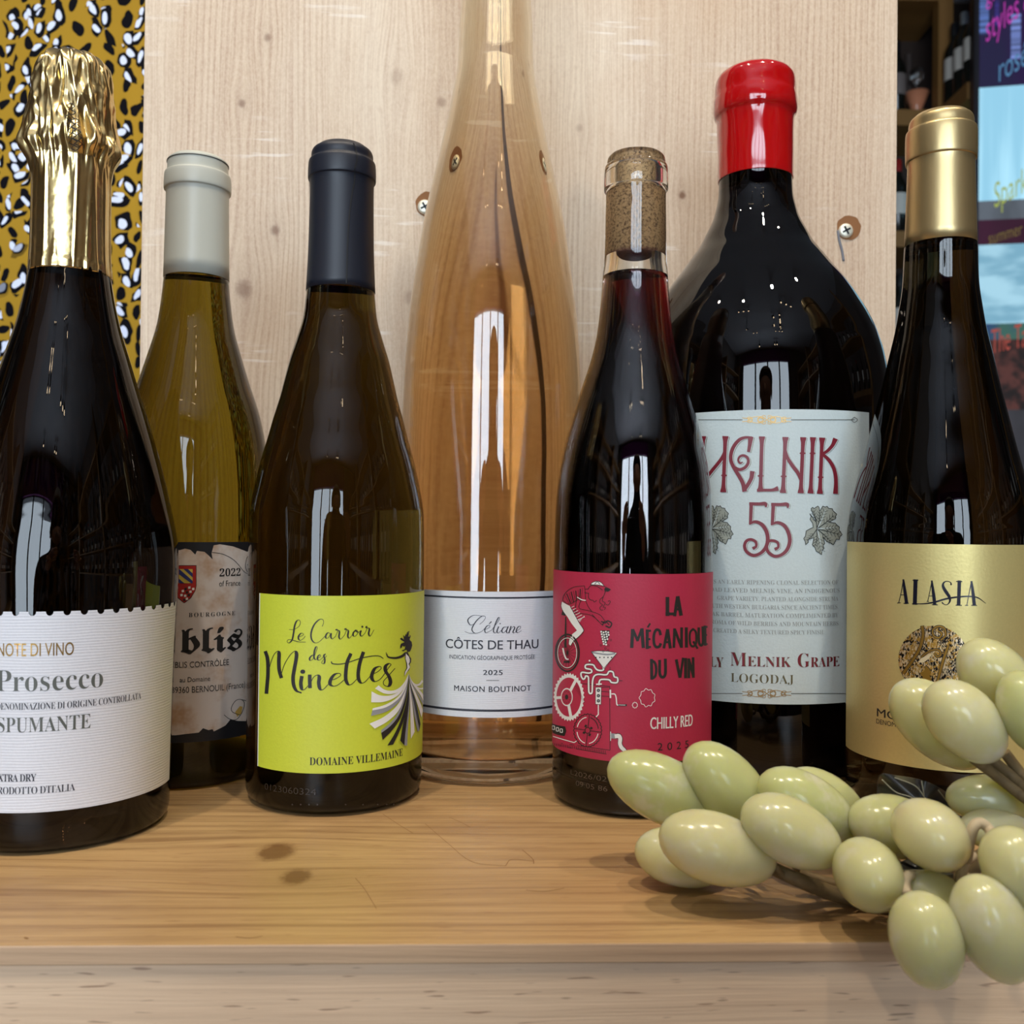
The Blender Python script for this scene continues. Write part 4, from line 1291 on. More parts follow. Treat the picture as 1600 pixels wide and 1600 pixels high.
a.text(serif('LOGODAJ'), 1142, 1240, 1067.5, 14, gsh, 2, offset=-.011)
for yy in (656, 1083.5):
    a.stroke([(1092, yy), (1160, yy)], 1.1, ink_grey, 2); a.stroke([(1236, yy), (1334, yy)], 1.1, ink_grey, 2)
    for sg in (-1, 1):
        for q in (0, 1):
            sy = -1 if q else 1
            a.stroke([(1198 + sg * x_, yy + sy * y_) for x_, y_ in ((0, 0), (8, 5), (14, 2), (11, -3), (5, 0), (12, 5), (24, 3), (30, -3), (25, -4), (23, 1), (38, 3))], .9, ink_gold, 2)
            a.stroke([(1198 + sg * x_, yy + sy * y_) for x_, y_ in ((3, 1), (2, 6), (7, 6), (5, 1))], .8, ink_gold, 2)
    a.stroke([(1334, yy - 4), (1339, yy), (1334, yy + 4), (1330, yy), (1334, yy - 4)], .9, ink_grey, 2)
a.done('label')

# ---- dark bottle, gold capsule and champagne label (right)
b = Bottle('dessert_wine_bottle', 'dark wine bottle with satin gold capsule and champagne gold label', 1470, 280, 0.437)
solid_glass(b, [(388, 1412.8), (400, 1412), (450, 1409.5), (487, 1404), (525, 1397), (562, 1388), (600, 1379), (650, 1366), (700, 1353), (750, 1339), (785, 1330), (815, 1325), (850, 1322.5), (1000, 1321.5), (1170, 1320.5), (1235, 1321)],
            glass('dark_brown_glass', (.03, .018, .006)), 0.005)
sg_ = G('satin_gold')
sg_.set(color=lin((206, 182, 132)), metal=.9, rough=.36)
x, y, z = sg_.obj()
sg_.bump(sg_.noise(sg_.vec(x, y, z * .3), 240, 2), .12, .0006)
capsule(b, [(190, 1426), (194, 1421.5), (200, 1419.5), (212, 1418.5), (216, 1414.5), (257, 1414.2), (261, 1417), (290, 1416.5), (394, 1412.5)], sg_.mat)
champ = paper('champagne_paper', (224, 208, 140), .42, metal=.5)
a = Art(b)
zt_, zb_ = b.hit(1460, 850)[1], b.hit(1460, 1203)[1]
a.rect(b.hit(1323.5, 1000)[0], 1.45, zb_, zt_, champ, 0)
navy_ink = flat('navy_foil_ink', (26, 26, 44), .25, .3)
a.frame(1390, 880, 8)
for s_, w_ in (([(118, 497), (150, 360), (178, 205)], [10, 9, 14]), ([(176, 205), (195, 350), (216, 500)], [22, 38, 42]), ([(140, 395), (195, 395)], 8), ([(100, 497), (140, 494)], 10), ([(180, 502), (242, 500)], 10),
               ([(327, 212), (318, 508)], 50), ([(292, 212), (360, 212)], 12), ([(286, 508), (352, 510)], 12), ([(478, 475), (505, 350), (530, 220)], [10, 9, 14]), ([(528, 220), (548, 370), (565, 515)], [22, 38, 42]), ([(495, 408), (545, 408)], 8), ([(465, 478), (492, 478)], 9), ([(530, 518), (600, 520)], 10),
               ([(768, 268), (760, 240), (715, 225), (675, 245), (668, 290), (700, 350), (745, 420), (752, 475), (722, 515), (685, 515), (655, 490)], [22, 12, 10, 20, 34, 42, 36, 22, 10, 10, 16]),
               ([(870, 225), (860, 522)], 44), ([(832, 228), (905, 228)], 12), ([(826, 524), (898, 526)], 12), ([(962, 525), (990, 380), (1020, 226)], [10, 9, 14]), ([(1020, 226), (1040, 380), (1055, 522)], [22, 38, 42]), ([(985, 412), (1035, 412)], 8), ([(940, 527), (978, 527)], 9), ([(1018, 526), (1086, 527)], 10),
               ([(318, 505), (430, 506), (560, 486), (700, 446), (850, 422), (1000, 414), (1100, 432), (1196, 500)], [10, 14, 20, 22, 20, 18, 14, 5])):
    a.stroke(s_, w_, navy_ink, 2, 6)
med = G('embossed_medallion')
x, y, z = med.obj()
v1 = med.noise(med.vec(x, y, z), 330, 3, .6, 1.5)
v2 = med.noise(med.vec(x * 1.6, y, z * .6), 700, 2, .5, 2.0)
mc = med.mix(med.step(v1, .49, .515), lin((28, 24, 30)), lin((206, 160, 74)))
mc = med.mix(med.step(v2, .53, .56), mc, lin((246, 226, 190)))
med.set(color=mc, metal=.75, rough=.3)
a.dot(550, 1205, 437, med.mat, 1, 425, n=48)
gm = flat('medallion_gold', (176, 136, 60), .3, .8)
for s_, w_ in (([(410, 790), (420, 900), (380, 1060), (300, 1200), (180, 1370)], 34), ([(600, 1470), (640, 1320), (680, 1180), (730, 1040)], 30), ([(640, 960), (700, 900), (680, 810), (600, 790), (540, 840), (555, 910), (620, 930), (650, 880), (610, 850)], 20),
               ([(400, 1170), (480, 1110), (560, 1080), (620, 1090), (640, 1140), (600, 1170), (570, 1140)], 18), ([(450, 1290), (490, 1350), (420, 1450)], 26)):
    a.stroke(s_, w_ + 16, ink, 2); a.stroke(s_, w_, gm, 3)
a.poly([(455, 1280), (500, 1340), (530, 1350), (500, 1400), (530, 1460), (440, 1480), (400, 1470), (420, 1410), (370, 1370), (430, 1350)], gm, 4)
a.poly([(390, 1190), (470, 1150), (540, 1120), (480, 1200), (430, 1240), (360, 1240)], flat('cream_foil', (236, 216, 176), .35, .4), 4)
a.frame(0, 0, 1)
a.text('MOSCATO', 1371, 1490, 1129, 13, ink, 2, offset=.01)
a.text('DENOMINAZIONE DI ORIGINE', 1370, 1508, 1141.5, 7.5, ink, 2)
a.done('label')

# ================================================================== bunch of stone grapes
g = G('jade_grape')
x, y, z = g.obj()
oi = g.n('ShaderNodeObjectInfo')
rn = V(g, oi.outputs['Random'])
c = g.mix(rn, lin((202, 208, 148)), lin((224, 218, 172)))
mot = g.noise(g.vec(x + rn * 3, y, z), 42, 4, .65)
c = g.mix(g.step(mot, .50, .68) * .75, c, lin((228, 226, 206)))
fl = g.noise(g.vec(x + rn * 9, y, z), 130, 1)
c = g.mix(g.step(fl, .80, .82) * .85, c, lin((70, 66, 44)))
g.set(color=c, rough=.2, sss=1.0, trans=.18)
g.b.inputs['Subsurface Radius'].default_value = (1.0, .9, .45)
g.b.inputs['Subsurface Scale'].default_value = .016
jade = g.mat
base = on_z(1440, 1400, T)
bunch = tag(empty('grape_bunch', (base.x, base.y, T)), 'bunch of pale green polished stone grapes on wired brown stems', 'ornament')
OFF = Vector((base.x, base.y, T))
GR = [(1043, 1237, .352, 212, 106, 26, 0), (1141, 1238, .348, 196, 110, 49, 0), (1121, 1326, .315, 196, 113, 17, 0), (1066, 1340, .336, 156, 92, 12, 0), (1237, 1300, .311, 176, 106, 27, 0), (1262, 1259, .335, 178, 100, 30, 0), (1290, 1252, .354, 150, 88, 32, 0),
      (1400, 1292, .327, 156, 100, 12, 0), (1451, 1302, .293, 122, 106, 35, 1), (1354, 1364, .296, 112, 106, 80, 1), (1448, 1469, .266, 156, 116, 78, 0), (1551, 1452, .264, 184, 116, 66, 0), (1462, 1404, .291, 110, 84, 20, 0), (1594, 1360, .269, 150, 112, 58, 0),
      (1466, 1132, .342, 186, 108, 43, 0), (1508, 1128, .316, 158, 108, 47, 0), (1562, 1066, .335, 164, 104, 50, 0), (1612, 1116, .310, 150, 96, 66, 0), (1556, 1250, .332, 160, 80, 4, 0), (1562, 1298, .318, 130, 66, 8, 0)]
ends = []
for (px_, py_, Y_, la, lb, an, rd_) in GR:
    la, lb = la * .96, lb * .955
    c_ = at(px_, py_, Y_)
    k = Y_ / F
    ca, sa = cos(radians(an)), sin(radians(an))
    lx = (RT * ca - UP * sa)
    sx_ = (RT * sa + UP * ca)
    bm = bmesh.new()
    if rd_:   # seen end-on
        ellipsoid(bm, Vector((0, 0, 0)), lx * (la / 2 * k), sx_ * (lb / 2 * k), FW * (lb * .70 * k), egg=.10)
        ends.append(c_ + FW * (lb * .7 * k))
    else:
        dv = (lx * .985 + FW * .17).normalized()
        ellipsoid(bm, Vector((0, 0, 0)), FW * (lb / 2 * k), sx_ * (lb / 2 * k), lx * (la / 2 * k), egg=.06)
        ends.append(c_ + lx * (la / 2 * k))
    o = finish('grape', bm, jade, bunch)
    o.location = c_ - OFF
stem_m = wood('stem_bark', 'x', (128, 108, 72), (108, 88, 56), (70, 54, 34), ring=.002, rough=.7)
stem_p = flat('pale_wrapped_wire', (196, 178, 146), .7)
main = [at(*q) for q in ((1205, 1356, .322), (1255, 1378, .318), (1310, 1398, .322), (1390, 1412, .315), (1470, 1388, .313), (1530, 1345, .308), (1600, 1318, .304), (1680, 1300, .30))]
bm = bmesh.new(); tube(bm, [p - OFF for p in main], lambda t: .0022 + .0014 * t, 10)
main2 = [at(*q) for q in ((1250, 1366, .328), (1320, 1384, .326), (1400, 1392, .322), (1480, 1372, .318), (1560, 1335, .312))]
tube(bm, [p - OFF for p in main2], .0017, 8)
finish('stem', bm, stem_m, bunch)
bm = bmesh.new()
for q in (((1522, 1186, .318), (1560, 1215, .322), (1605, 1250, .318), (1660, 1290, .306)), ((1548, 1186, .324), (1580, 1212, .324), (1620, 1250, .316), (1680, 1298, .30)), ((1570, 1176, .325), (1600, 1215, .324), (1640, 1262, .31), (1680, 1300, .30))):
    tube(bm, [at(*p) - OFF for p in q], .0019, 8)
finish('stem', bm, stem_m, bunch)


def nearest(p, L):
    return min(L, key=lambda q: (q - p).length)


cl_ = [Vector(p) for p in catmull([tuple(p) for p in main], 8)]
for i in (0, 1, 2, 3, 4, 5, 6, 7, 8, 9, 12, 18, 19):
    e_ = ends[i]
    q_ = nearest(e_ + Vector((.008, 0, 0)), cl_)
    m_ = (e_ + q_) / 2 + Vector((0, .002, -.002))
    bm = bmesh.new()
    tube(bm, [e_ - OFF, m_ - OFF, q_ - OFF], .0012, 6)
    finish('stalk', bm, stem_m, bunch)
for q in (((1418, 1398, .285), (1414, 1380, .288), (1420, 1368, .290), (1432, 1372, .295)), ((1510, 1345, .288), (1518, 1300, .285), (1530, 1286, .285), (1545, 1295, .284), (1552, 1312, .28)), ((1500, 1378, .29), (1506, 1350, .29), (1520, 1338, .30))):
    bm = bmesh.new()
    tube(bm, [at(*p) - OFF for p in q], .0016, 8)
    finish('wire_loop', bm, stem_p, bunch)
leaf_m = G('dark_leaf')
x, y, z = leaf_m.obj()
leaf_m.set(color=leaf_m.mix(leaf_m.noise(leaf_m.vec(x, y, z), 90, 2), lin((62, 58, 46)), lin((44, 46, 52))), rough=.35)
vein_m = flat('leaf_vein', (170, 165, 140), .6)
for out, veins, Y_ in (([(1371, 1256), (1374, 1213), (1400, 1212), (1440, 1219), (1470, 1232), (1492, 1250), (1500, 1275), (1470, 1290), (1420, 1285), (1385, 1275)],
                        [[(1378, 1218), (1400, 1238), (1424, 1246), (1440, 1262)], [(1398, 1215), (1430, 1228), (1446, 1248)], [(1440, 1220), (1444, 1245)], [(1466, 1234), (1482, 1255)]], .350),
                       ([(1405, 1350), (1430, 1340), (1470, 1345), (1490, 1360), (1480, 1378), (1440, 1380), (1415, 1372)], [[(1410, 1360), (1450, 1360), (1486, 1362)]], .312)):
    bm = bmesh.new()
    P_ = [at(a_, b_, Y_ + .006 * sin(i_)) for i_, (a_, b_) in enumerate(catmull(out + out[:1], 3)[:-1])]
    cen = sum(P_, Vector()) / len(P_) + Vector((0, -.004, 0))
    f0 = [bm.verts.new(p - OFF) for p in P_]; c0 = bm.verts.new(cen - OFF)
    f1 = [bm.verts.new(p - OFF + Vector((0, .0008, 0))) for p in P_]; c1 = bm.verts.new(cen - OFF + Vector((0, .0008, 0)))
    for i in range(len(f0)):
        j = (i + 1) % len(f0)
        bm.faces.new((f0[i], f0[j], c0)); bm.faces.new((f1[j], f1[i], c1)); bm.faces.new((f0[i], f1[i], f1[j], f0[j]))
    lo = finish('leaf', bm, leaf_m.mat, bunch)
    bm = bmesh.new()
    for v_ in veins: tube(bm, [at(a_, b_, Y_ - .0045) - OFF for a_, b_ in v_], .00025, 5)
    finish('vein', bm, vein_m, lo)

# ================================================================== shelving behind, right of the board
shelf_w = wood('shelf_pine', 'x', (148, 106, 52), (128, 90, 42), (90, 60, 30), ring=.012, rough=.55)
SY = 3.62


def wz(py, y): return at(1440, py, y).z


unit = tag(empty('corner_shelving', (1.3, SY, 0)), 'brown wooden corner shelving with bottles in the dim shop corner', 'shelving')
cx0 = 1.02
px_l = PX
for z_ in (wz(172, SY) - .028, wz(362, SY) - .028, wz(545, SY) - .028, wz(-20, SY) - .02, 0.55, 0.08):
    bm = bmesh.new()
    box(bm, cx0, px_l + .05, SY, RY1 - .01, z_ - .03, z_ + .03)
    finish('shelf_board', bm, shelf_w, unit, smooth=False).location = (-1.3, -SY, 0)
for x_, y_, x2_, y2_ in ((px_l, SY - .002, px_l + .055, SY + .05), (cx0, SY, cx0 + .04, RY1 - .01)):
    bm = bmesh.new()
    box(bm, x_, x2_, y_, y2_, 0, CEIL - .02)
    finish('post', bm, shelf_w, unit, smooth=False).location = (-1.3, -SY, 0)
bm = bmesh.new()
box(bm, cx0, RX1 - .08, RY1 - .02, RY1 - .008, .02, CEIL - .02)
finish('back_panel', bm, flat('dark_brown_panel', (46, 30, 20), .7), unit, smooth=False).location = (-1.3, -SY, 0)
zsh = wz(172, SY) - .028
for z_ in (zsh, wz(545, SY) - .028):
    bm = bmesh.new()
    box(bm, px_l + .002, RX1 - .08, PY + .055, SY - .004, z_ - .03, z_ + .03)
    finish('side_shelf', bm, shelf_w, unit, smooth=False).location = (-1.3, -SY, 0)

dark_b = flat('shelf_bottle_glass', (20, 22, 18), .12)
lab_w = flat('shelf_bottle_label', (206, 200, 190), .6)
caps_r, caps_k, caps_g = flat('red_cap', (150, 30, 26), .4), flat('black_cap', (24, 24, 26), .4), flat('silver_cap', (140, 146, 150), .3, .5)


def small_bottle_mesh(capm, labm, glassm=None, cache={}):
    key = (capm, labm, glassm)
    if key not in cache:
        bm = bmesh.new()
        lathe(bm, [(0, .001), (.032, .001), (.0365, .006), (.0368, .085)], 24)
        lathe(bm, [(.0368, .085), (.0372, .086), (.0372, .165), (.0368, .166)], 24, mi=1)
        lathe(bm, [(.0368, .166), (.0368, .185), (.034, .2), (.024, .222), (.0155, .24), (.0145, .255)], 24)
        lathe(bm, [(.0150, .255), (.0150, .30), (.012, .303), (0, .303)], 24, mi=2)
        bmesh.ops.remove_doubles(bm, verts=bm.verts, dist=1e-6)
        bmesh.ops.recalc_face_normals(bm, faces=bm.faces)
        me = bpy.data.meshes.new('wine_bottle')
        bm.to_mesh(me); bm.free()
        for m_ in (glassm or dark_b, labm, capm): me.materials.append(m_)
        for p in me.polygons: p.use_smooth = True
        cache[key] = me
    return cache[key]


zs = zsh + .03
for i, (yy, capm, lb_) in enumerate(((3.572, caps_k, 'black capped bottle with pale label nearest the post on the corner shelf'), (3.495, caps_g, 'silver capped bottle with pale label, middle of three on corner shelf'), (3.418, caps_r, 'red capped bottle with pale label beside the lettered window'))):
    o = link('wine_bottle', small_bottle_mesh(capm, lab_w))
    o.location = (1.637, yy, zs)
    tag(o, lb_, 'bottle', 'bottles on the dim corner shelves')
lab_d = flat('dull_label', (120, 110, 106), .6)
for (px_, py_, capm, lm, txt) in ((1400, 172, caps_k, lab_d, 'dim bottle in the upper shelf niche close to the board'), (1402, 362, caps_r, lab_w, 'white labelled bottle on the middle corner shelf beside the board'), (1405, 545, caps_k, lab_w, 'white labelled bottle on the lowest visible corner shelf beside the board')):
    o = link('wine_bottle', small_bottle_mesh(capm, lm))
    o.location = (at(px_, py_, SY + .09).x, SY + .09, wz(py_, SY) + .002)
    tag(o, txt, 'bottle', 'bottles on the dim corner shelves')
gl = empty('wine_glass', (at(1432, 160, SY + .1).x, SY + .1, wz(172, SY) + .002))
tag(gl, 'upturned wine glass with painted peach glow standing in the dark shelf niche', 'glass')
bm = bmesh.new()
lathe(bm, [(0, .003), (.014, .003), (.005, .01), (.016, .03), (.047, .105), (.045, .105), (.013, .03), (0, .022)], 32)
finish('bowl', bm, flat('peach_glow_paint', (214, 140, 104), .15), gl)  # peach glow in the bowl is put into its opaque colour
bm = bmesh.new(); lathe(bm, [(0, .108), (.044, .106), (.044, .108), (.006, .12), (.005, .14), (.026, .17), (.030, .185), (.022, .20), (0, .202)], 32)
finish('foot', bm, glass('stem_glass', (.9, .9, .9), 1.5), gl)
gl = empty('carafe', (at(1420, 100, SY + .2).x, SY + .2, wz(172, SY) + .002))
tag(gl, 'tall grey glass vessel behind the upturned wine glass', 'carafe')
bm = bmesh.new(); lathe(bm, [(0, .001), (.03, .001), (.034, .06), (.016, .2), (.014, .3), (.016, .305), (.012, .305), (0, .26)], 32)
finish('body', bm, flat('smoky_glaze', (70, 60, 56), .1), gl)

# lettered window in the corner partition: frame, film panels that glow by themselves for the daylit view behind, marker writing
fm = flat('window_frame_paint', (30, 26, 34), .4)
bm = bmesh.new()
for u_ in (0.006, PW): box(bm, u_ - .008, u_ + .008, -.01, .045, OZ0, OZ1)
for z_ in (OZ0, OZ1): box(bm, 0, PW, -.01, .045, z_ - .012, z_ + .012)
win = struct('window_2', bm, fm)
win.matrix_world = PM


def on_pane(px, py):
    o, d = PI_ @ CAM, PI_.to_3x3() @ ray(px, py)
    return o - d * (o.y / d.y)


def film(name, rgb, es, var=None, sc_=(5, 2)):  # daylight behind the pane is put into the panel's own emission
    g = G(name)
    x, y, z = g.obj()
    n_ = g.noise(g.vec(x * sc_[0], y, z * sc_[1]), 1.6, 3)
    c_ = g.mix(g.step(n_, .38, .62), lin(rgb), lin(var or tuple(v_ * .8 for v_ in rgb)))
    g.set(color=(.02, .02, .02, 1), rough=.15, em=c_, es=es)
    return g.mat


bands = [(-60, 134, film('purple_film', (36, 14, 62), 1, (30, 26, 60))), (134, 312, film('pale_blue_film', (160, 208, 228), 1.35, (130, 182, 206), (9, .6))), (312, 342, film('grey_film', (92, 100, 110), 1)), (342, 381, film('maroon_film', (56, 14, 40), 1)),
         (381, 505, film('misty_film', (152, 194, 212), 1.25, (110, 156, 178), (3, 9))), (505, 530, film('teal_film', (44, 70, 110), 1, (60, 100, 90))), (530, 640, film('dusk_film', (84, 50, 46), 1, (34, 28, 28), (14, 14))), (640, 760, film('low_film', (60, 60, 66), 1))]
for y0_, y1_, m_ in bands:
    bm = bmesh.new()
    box(bm, .010, PW - .01, .012, .018, max(OZ0 + .012, on_pane(1545, y1_).z), min(OZ1 - .012, on_pane(1545, y0_).z))
    finish('glowing_film', bm, m_, win, smooth=False)
for (x0_, x1_, y0_, y1_, rgb) in ((1526, 1546, -20, 52, (92, 120, 190)), (1581, 1596, 20, 90, (120, 140, 210)), (1556, 1562, -10, 40, (60, 50, 130))):
    P0, P1 = on_pane(x0_, y1_), on_pane(x1_, y0_)
    bm = bmesh.new(); box(bm, P0.x, P1.x, .006, .011, P0.z, min(P1.z, OZ1 - .013))
    finish('glowing_film', bm, film('blue_strip_film', rgb, 1, tuple(v_ * .6 for v_ in rgb), (1, 60)), win, smooth=False)


def writing(s, px0, px1, yb0, yb1, hpx, mat, bold=-.004):
    """marker lettering on the pane between two pixels of its baseline"""
    vs, fs = text_mesh(s, bold)
    a_, b_ = min(v[0] for v in vs), max(v[0] for v in vs)
    P0, P1 = on_pane(px0, yb0), on_pane(px1, yb1)
    H_ = on_pane(px0, yb0 - hpx).z - P0.z
    bm = bmesh.new()
    W_ = [bm.verts.new((P0.x + (P1.x - P0.x) * (v[0] - a_) / (b_ - a_), .002, P0.z + (P1.z - P0.z) * (v[0] - a_) / (b_ - a_) + v[1] / .7 * H_)) for v in vs]
    for f_ in fs:
        try: bm.faces.new([W_[i] for i in f_])
        except ValueError: pass
    finish('marker_lettering', bm, mat, win, smooth=False)


def glow_ink(name, rgb): return flat(name, rgb, .5, em=lin(rgb), es=.35)  # marker ink given a faint glow of its own


writing('styles &', 1541, 1614, 66, 8, 42, glow_ink('pink_marker', (214, 66, 184)))
writing('gri', 1541, 1562, 6, -4, 30, glow_ink('pink_marker_b', (214, 66, 184)))
writing('rosé', 1561, 1606, 128, 100, 40, glow_ink('blue_marker', (96, 150, 190)))
writing('Spark', 1554, 1606, 325, 298, 40, glow_ink('yellow_marker', (186, 196, 80)))
writing('summer p', 1545, 1610, 382, 362, 20, glow_ink('lime_marker', (130, 112, 50)))
writing('The Tal', 1549, 1608, 552, 540, 38, glow_ink('orange_marker', (196, 80, 62)))

# ================================================================== shop behind the photographer, seen only in the glass
spot_m = flat('spotlight_housing', (30, 30, 32), .4)
lens_m = G('lamp_lens'); lens_m.set(color=(1, .9, .75, 1), em=lin((255, 226, 184)), es=20.0)


def lamp(x, y, aim=None, power=0):
    r = tag(empty('track_spotlight', (x, y, CEIL - .16)), 'small black ceiling spotlight with a warm lamp', 'ceiling light', 'ceiling spotlights')
    d = (Vector(aim) - Vector((x, y, CEIL - .16))).normalized() if aim else Vector((0, .15, -1)).normalized()
    rot = d.to_track_quat('-Z', 'Y')
    bm = bmesh.new(); lathe(bm, [(0, .09), (.03, .088), (.036, .08), (.036, 0), (.031, 0), (.031, .01), (0, .01)], 20)
    h = finish('housing', bm, spot_m, r); h.rotation_mode = 'QUATERNION'; h.rotation_quaternion = rot
    bm = bmesh.new(); lathe(bm, [(0, .004), (.024, .006)], 20)
    l_ = finish('lamp', bm, lens_m.mat, h)
    bm = bmesh.new(); tube(bm, [(0, 0, .02), (0, 0, .16)], .008, 8, smooth=False)
    finish('bracket', bm, spot_m, r)
    if power:
        q = bpy.data.lights.new('spot_beam', 'SPOT')
        q.energy, q.color, q.spot_size, q.spot_blend, q.shadow_soft_size = power, (1, .87, .69), radians(70), .6, .03
        lo = bpy.data.objects.new('spot_beam', q)
        COL.objects.link(lo)
        lo.parent = h
        lo.location = (0, 0, -.01)


for (x, y, ax_, ay_, az_, pw) in SPOTS: lamp(x, y, (ax_, ay_, az_), pw)
for (x, y) in ((-.75, -.7), (-.6, -.75), (-.45, -.8), (.55, -.6), (.7, -.65), (.85, -.7), (.5, -1.2), (.52, -1.35), (.54, -1.5), (-.6, -1.9), (-.45, -1.9), (.35, -1.9), (.5, -1.9), (.62, -1.9), (-.5, -2.7), (.3, -2.7), (.42, -2.7)): lamp(x, y)

wall_shelf_w = shelf_w
cols = [(caps_k, lab_w), (caps_r, lab_w), (caps_g, lab_d), (caps_k, lab_d)]
for side, X_, word in ((-1, RX0, 'left'), (1, 1.80, 'right')):
    u_ = tag(empty('wall_shelving', (X_ - side * .15, -1.15, 0)), 'long wooden wall shelving of bottles ' + ('along the leopard cloth side' if side < 0 else 'along the lettered window side') + ' of the shop', 'shelving')
    levels = (.55, 1.0, 1.45, 1.9, 2.35)
    for z_ in levels:
        bm = bmesh.new(); box(bm, -.14, .14, -1.9, 1.9, z_ - .025, z_)
        finish('shelf_board', bm, wall_shelf_w, u_, smooth=False)
    for y_ in (-1.9, -.65, .65, 1.9):
        bm = bmesh.new(); box(bm, -.14, .14, y_ - .02, y_ + .02, 0, 2.7)
        finish('upright', bm, wall_shelf_w, u_, smooth=False)
    for li, z_ in enumerate(levels[1:4]):
        for k in range(21):
            y_ = -1.15 - 1.8 + k * .18
            if min(abs(y_ + 1.15 - q) for q in (-.65, .65)) < .065: continue
            o = link('wine_bottle', small_bottle_mesh(*cols[(k * 7 + li * 3) % 4]))
            o.location = (X_ - side * .12, y_, z_)
            tag(o, 'small dark wine bottle on the shelving along the shop walls', 'bottle', 'bottles on the wall shelving behind the photographer')

# ---- the photographer, mirrored in the bottles
skin_m, coat_m, hair_m, phone_m = flat('skin', (188, 140, 116), .5, sss=.1), flat('dark_coat', (34, 34, 42), .8), flat('brown_hair', (52, 38, 30), .6), flat('phone_shell', (22, 22, 24), .3)
per = tag(empty('person', (.03, -.43, 0)), 'person in a dark coat holding up a phone, mirrored in the bottles', 'person')
EYE = HC + .26


def skinned(name, nodes, edges, mat, parent, levels=2):
    """one continuous surface grown over a skeleton: nodes = (x, y, z, rx, ry)"""
    me = bpy.data.meshes.new(name)
    me.from_pydata([n_[:3] for n_ in nodes], edges, [])
    o = link(name, me, parent)
    me.materials.append(mat)
    md = o.modifiers.new('skin', 'SKIN')
    md.use_smooth_shade = True
    for v_, n_ in zip(me.skin_vertices[0].data if me.skin_vertices else [], nodes): v_.radius = n_[3:5]
    sb = o.modifiers.new('sub', 'SUBSURF')
    sb.levels = sb.render_levels = levels
    return o


def add_skin(me, nodes):
    if not me.skin_vertices:
        bm_ = bmesh.new(); bm_.from_mesh(me)
        lay = bm_.verts.layers.skin.verify()
        bm_.verts.ensure_lookup_table()
        for v_, n_ in zip(bm_.verts, nodes): v_[lay].radius = n_[3:5]
        bm_.verts[0][lay].use_root = True
        bm_.to_mesh(me); bm_.free()


# standing height puts the eyes just above the phone, knees softly bent
zh = EYE
N = [(0, 0, zh - .66, .15, .115), (0, 0, zh - .52, .135, .10), (0, .01, zh - .36, .155, .11), (0, 0, zh - .23, .12, .09), (0, .015, zh - .14, .058, .058), (0, .03, zh - .06, .068, .075), (0, .035, zh + .02, .078, .092), (0, .03, zh + .085, .062, .078),
     (.175, 0, zh - .235, .068, .065), (.235, .06, zh - .46, .052, .05), (.225, .11, zh - .51, .044, .044), (.135, .30, zh - .36, .031, .028), (.095, .385, zh - .285, .026, .022),
     (-.175, 0, zh - .235, .068, .065), (-.235, .06, zh - .46, .052, .05), (-.225, .11, zh - .51, .044, .044), (-.155, .30, zh - .36, .031, .028), (-.150, .385, zh - .285, .026, .022),
     (.095, .01, zh - .74, .095, .095), (.105, .10, zh - .97, .062, .062), (.105, .02, .09, .045, .045), (.11, .13, .035, .045, .032),
     (-.095, .01, zh - .74, .095, .095), (-.105, .10, zh - .97, .062, .062), (-.105, .02, .09, .045, .045), (-.11, .13, .035, .045, .032)]
Ed = [(0, 1), (1, 2), (2, 3), (3, 4), (4, 5), (5, 6), (6, 7), (3, 8), (8, 9), (9, 10), (10, 11), (11, 12), (3, 13), (13, 14), (14, 15), (15, 16), (16, 17), (0, 18), (18, 19), (19, 20), (20, 21), (0, 22), (22, 23), (23, 24), (24, 25)]
body = skinned('body', N, Ed, coat_m, per)
add_skin(body.data, N)
body.data.materials.append(skin_m)
hb = bmesh.new()
ellipsoid(hb, Vector((0, .022, zh + .035)), Vector((.088, 0, 0)), Vector((0, .104, 0)), Vector((0, 0, .105)), 24, 16)
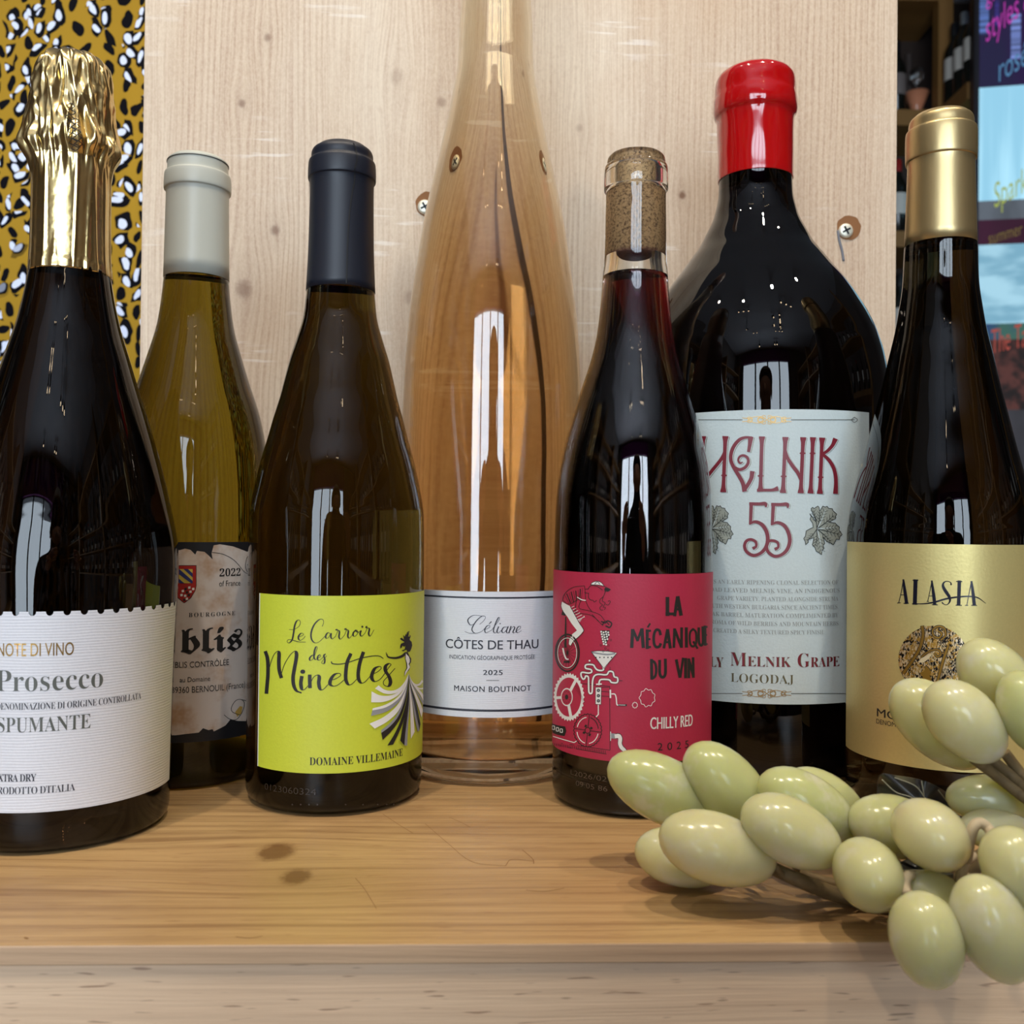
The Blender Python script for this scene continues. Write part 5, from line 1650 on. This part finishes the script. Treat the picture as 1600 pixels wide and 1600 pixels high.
for v_ in hb.verts:
    if v_.co.y > .06 and v_.co.z < zh + .06: v_.co.y = .06 - (v_.co.y - .06) * .3
finish('hair', hb, hair_m, per)
fb = bmesh.new()
ellipsoid(fb, Vector((0, .058, zh - .02)), Vector((.066, 0, 0)), Vector((0, .066, 0)), Vector((0, 0, .098)), 24, 16)
ellipsoid(fb, Vector((0, .128, zh - .03)), Vector((.013, 0, 0)), Vector((0, .016, 0)), Vector((0, -.006, .024)), 12, 8)
for sx in (-1, 1): ellipsoid(fb, Vector((sx * .076, .03, zh - .02)), Vector((.008, 0, 0)), Vector((0, .018, 0)), Vector((0, 0, .03)), 12, 8)
finish('face', fb, skin_m, per)
for sx in (-1, 1):
    hx = .095 if sx > 0 else -.150
    wr = Vector((hx, .385, zh - .285))
    hn = [(*(wr), .020, .016), (wr.x - sx * .012, wr.y + .030, wr.z + .03, .024, .013), (wr.x - sx * .018, wr.y + .044, wr.z + .06, .024, .011)]
    he = [(0, 1), (1, 2)]
    for k_ in range(4):
        b0 = len(hn)
        dz = .018 - .013 * k_
        ln = (.9, 1, .93, .75)[k_]
        hn += [(wr.x - sx * .026, wr.y + .046, wr.z + .058 + dz, .0085, .0085), (wr.x - sx * (.026 + .022 * ln), wr.y + .047, wr.z + .064 + dz, .008, .008), (wr.x - sx * (.026 + .036 * ln), wr.y + .036, wr.z + .066 + dz, .007, .007)]
        he += [(2, b0), (b0, b0 + 1), (b0 + 1, b0 + 2)]
    b0 = len(hn)
    hn += [(wr.x - sx * .022, wr.y + .022, wr.z + .045, .0095, .0095), (wr.x - sx * .040, wr.y + .026, wr.z + .060, .0085, .0085)]
    he += [(1, b0), (b0, b0 + 1)]
    h_ = skinned('hand', hn, he, skin_m, per, 1)
    add_skin(h_.data, hn)
ph = tag(empty('phone', (0, -.020, HC)), 'dark phone held up in front of the photographer', 'phone')
bm = bmesh.new(); box(bm, -.078, .022, -.004, .004, -.036, .036, .003)
finish('phone_body', bm, phone_m, ph, smooth=False)
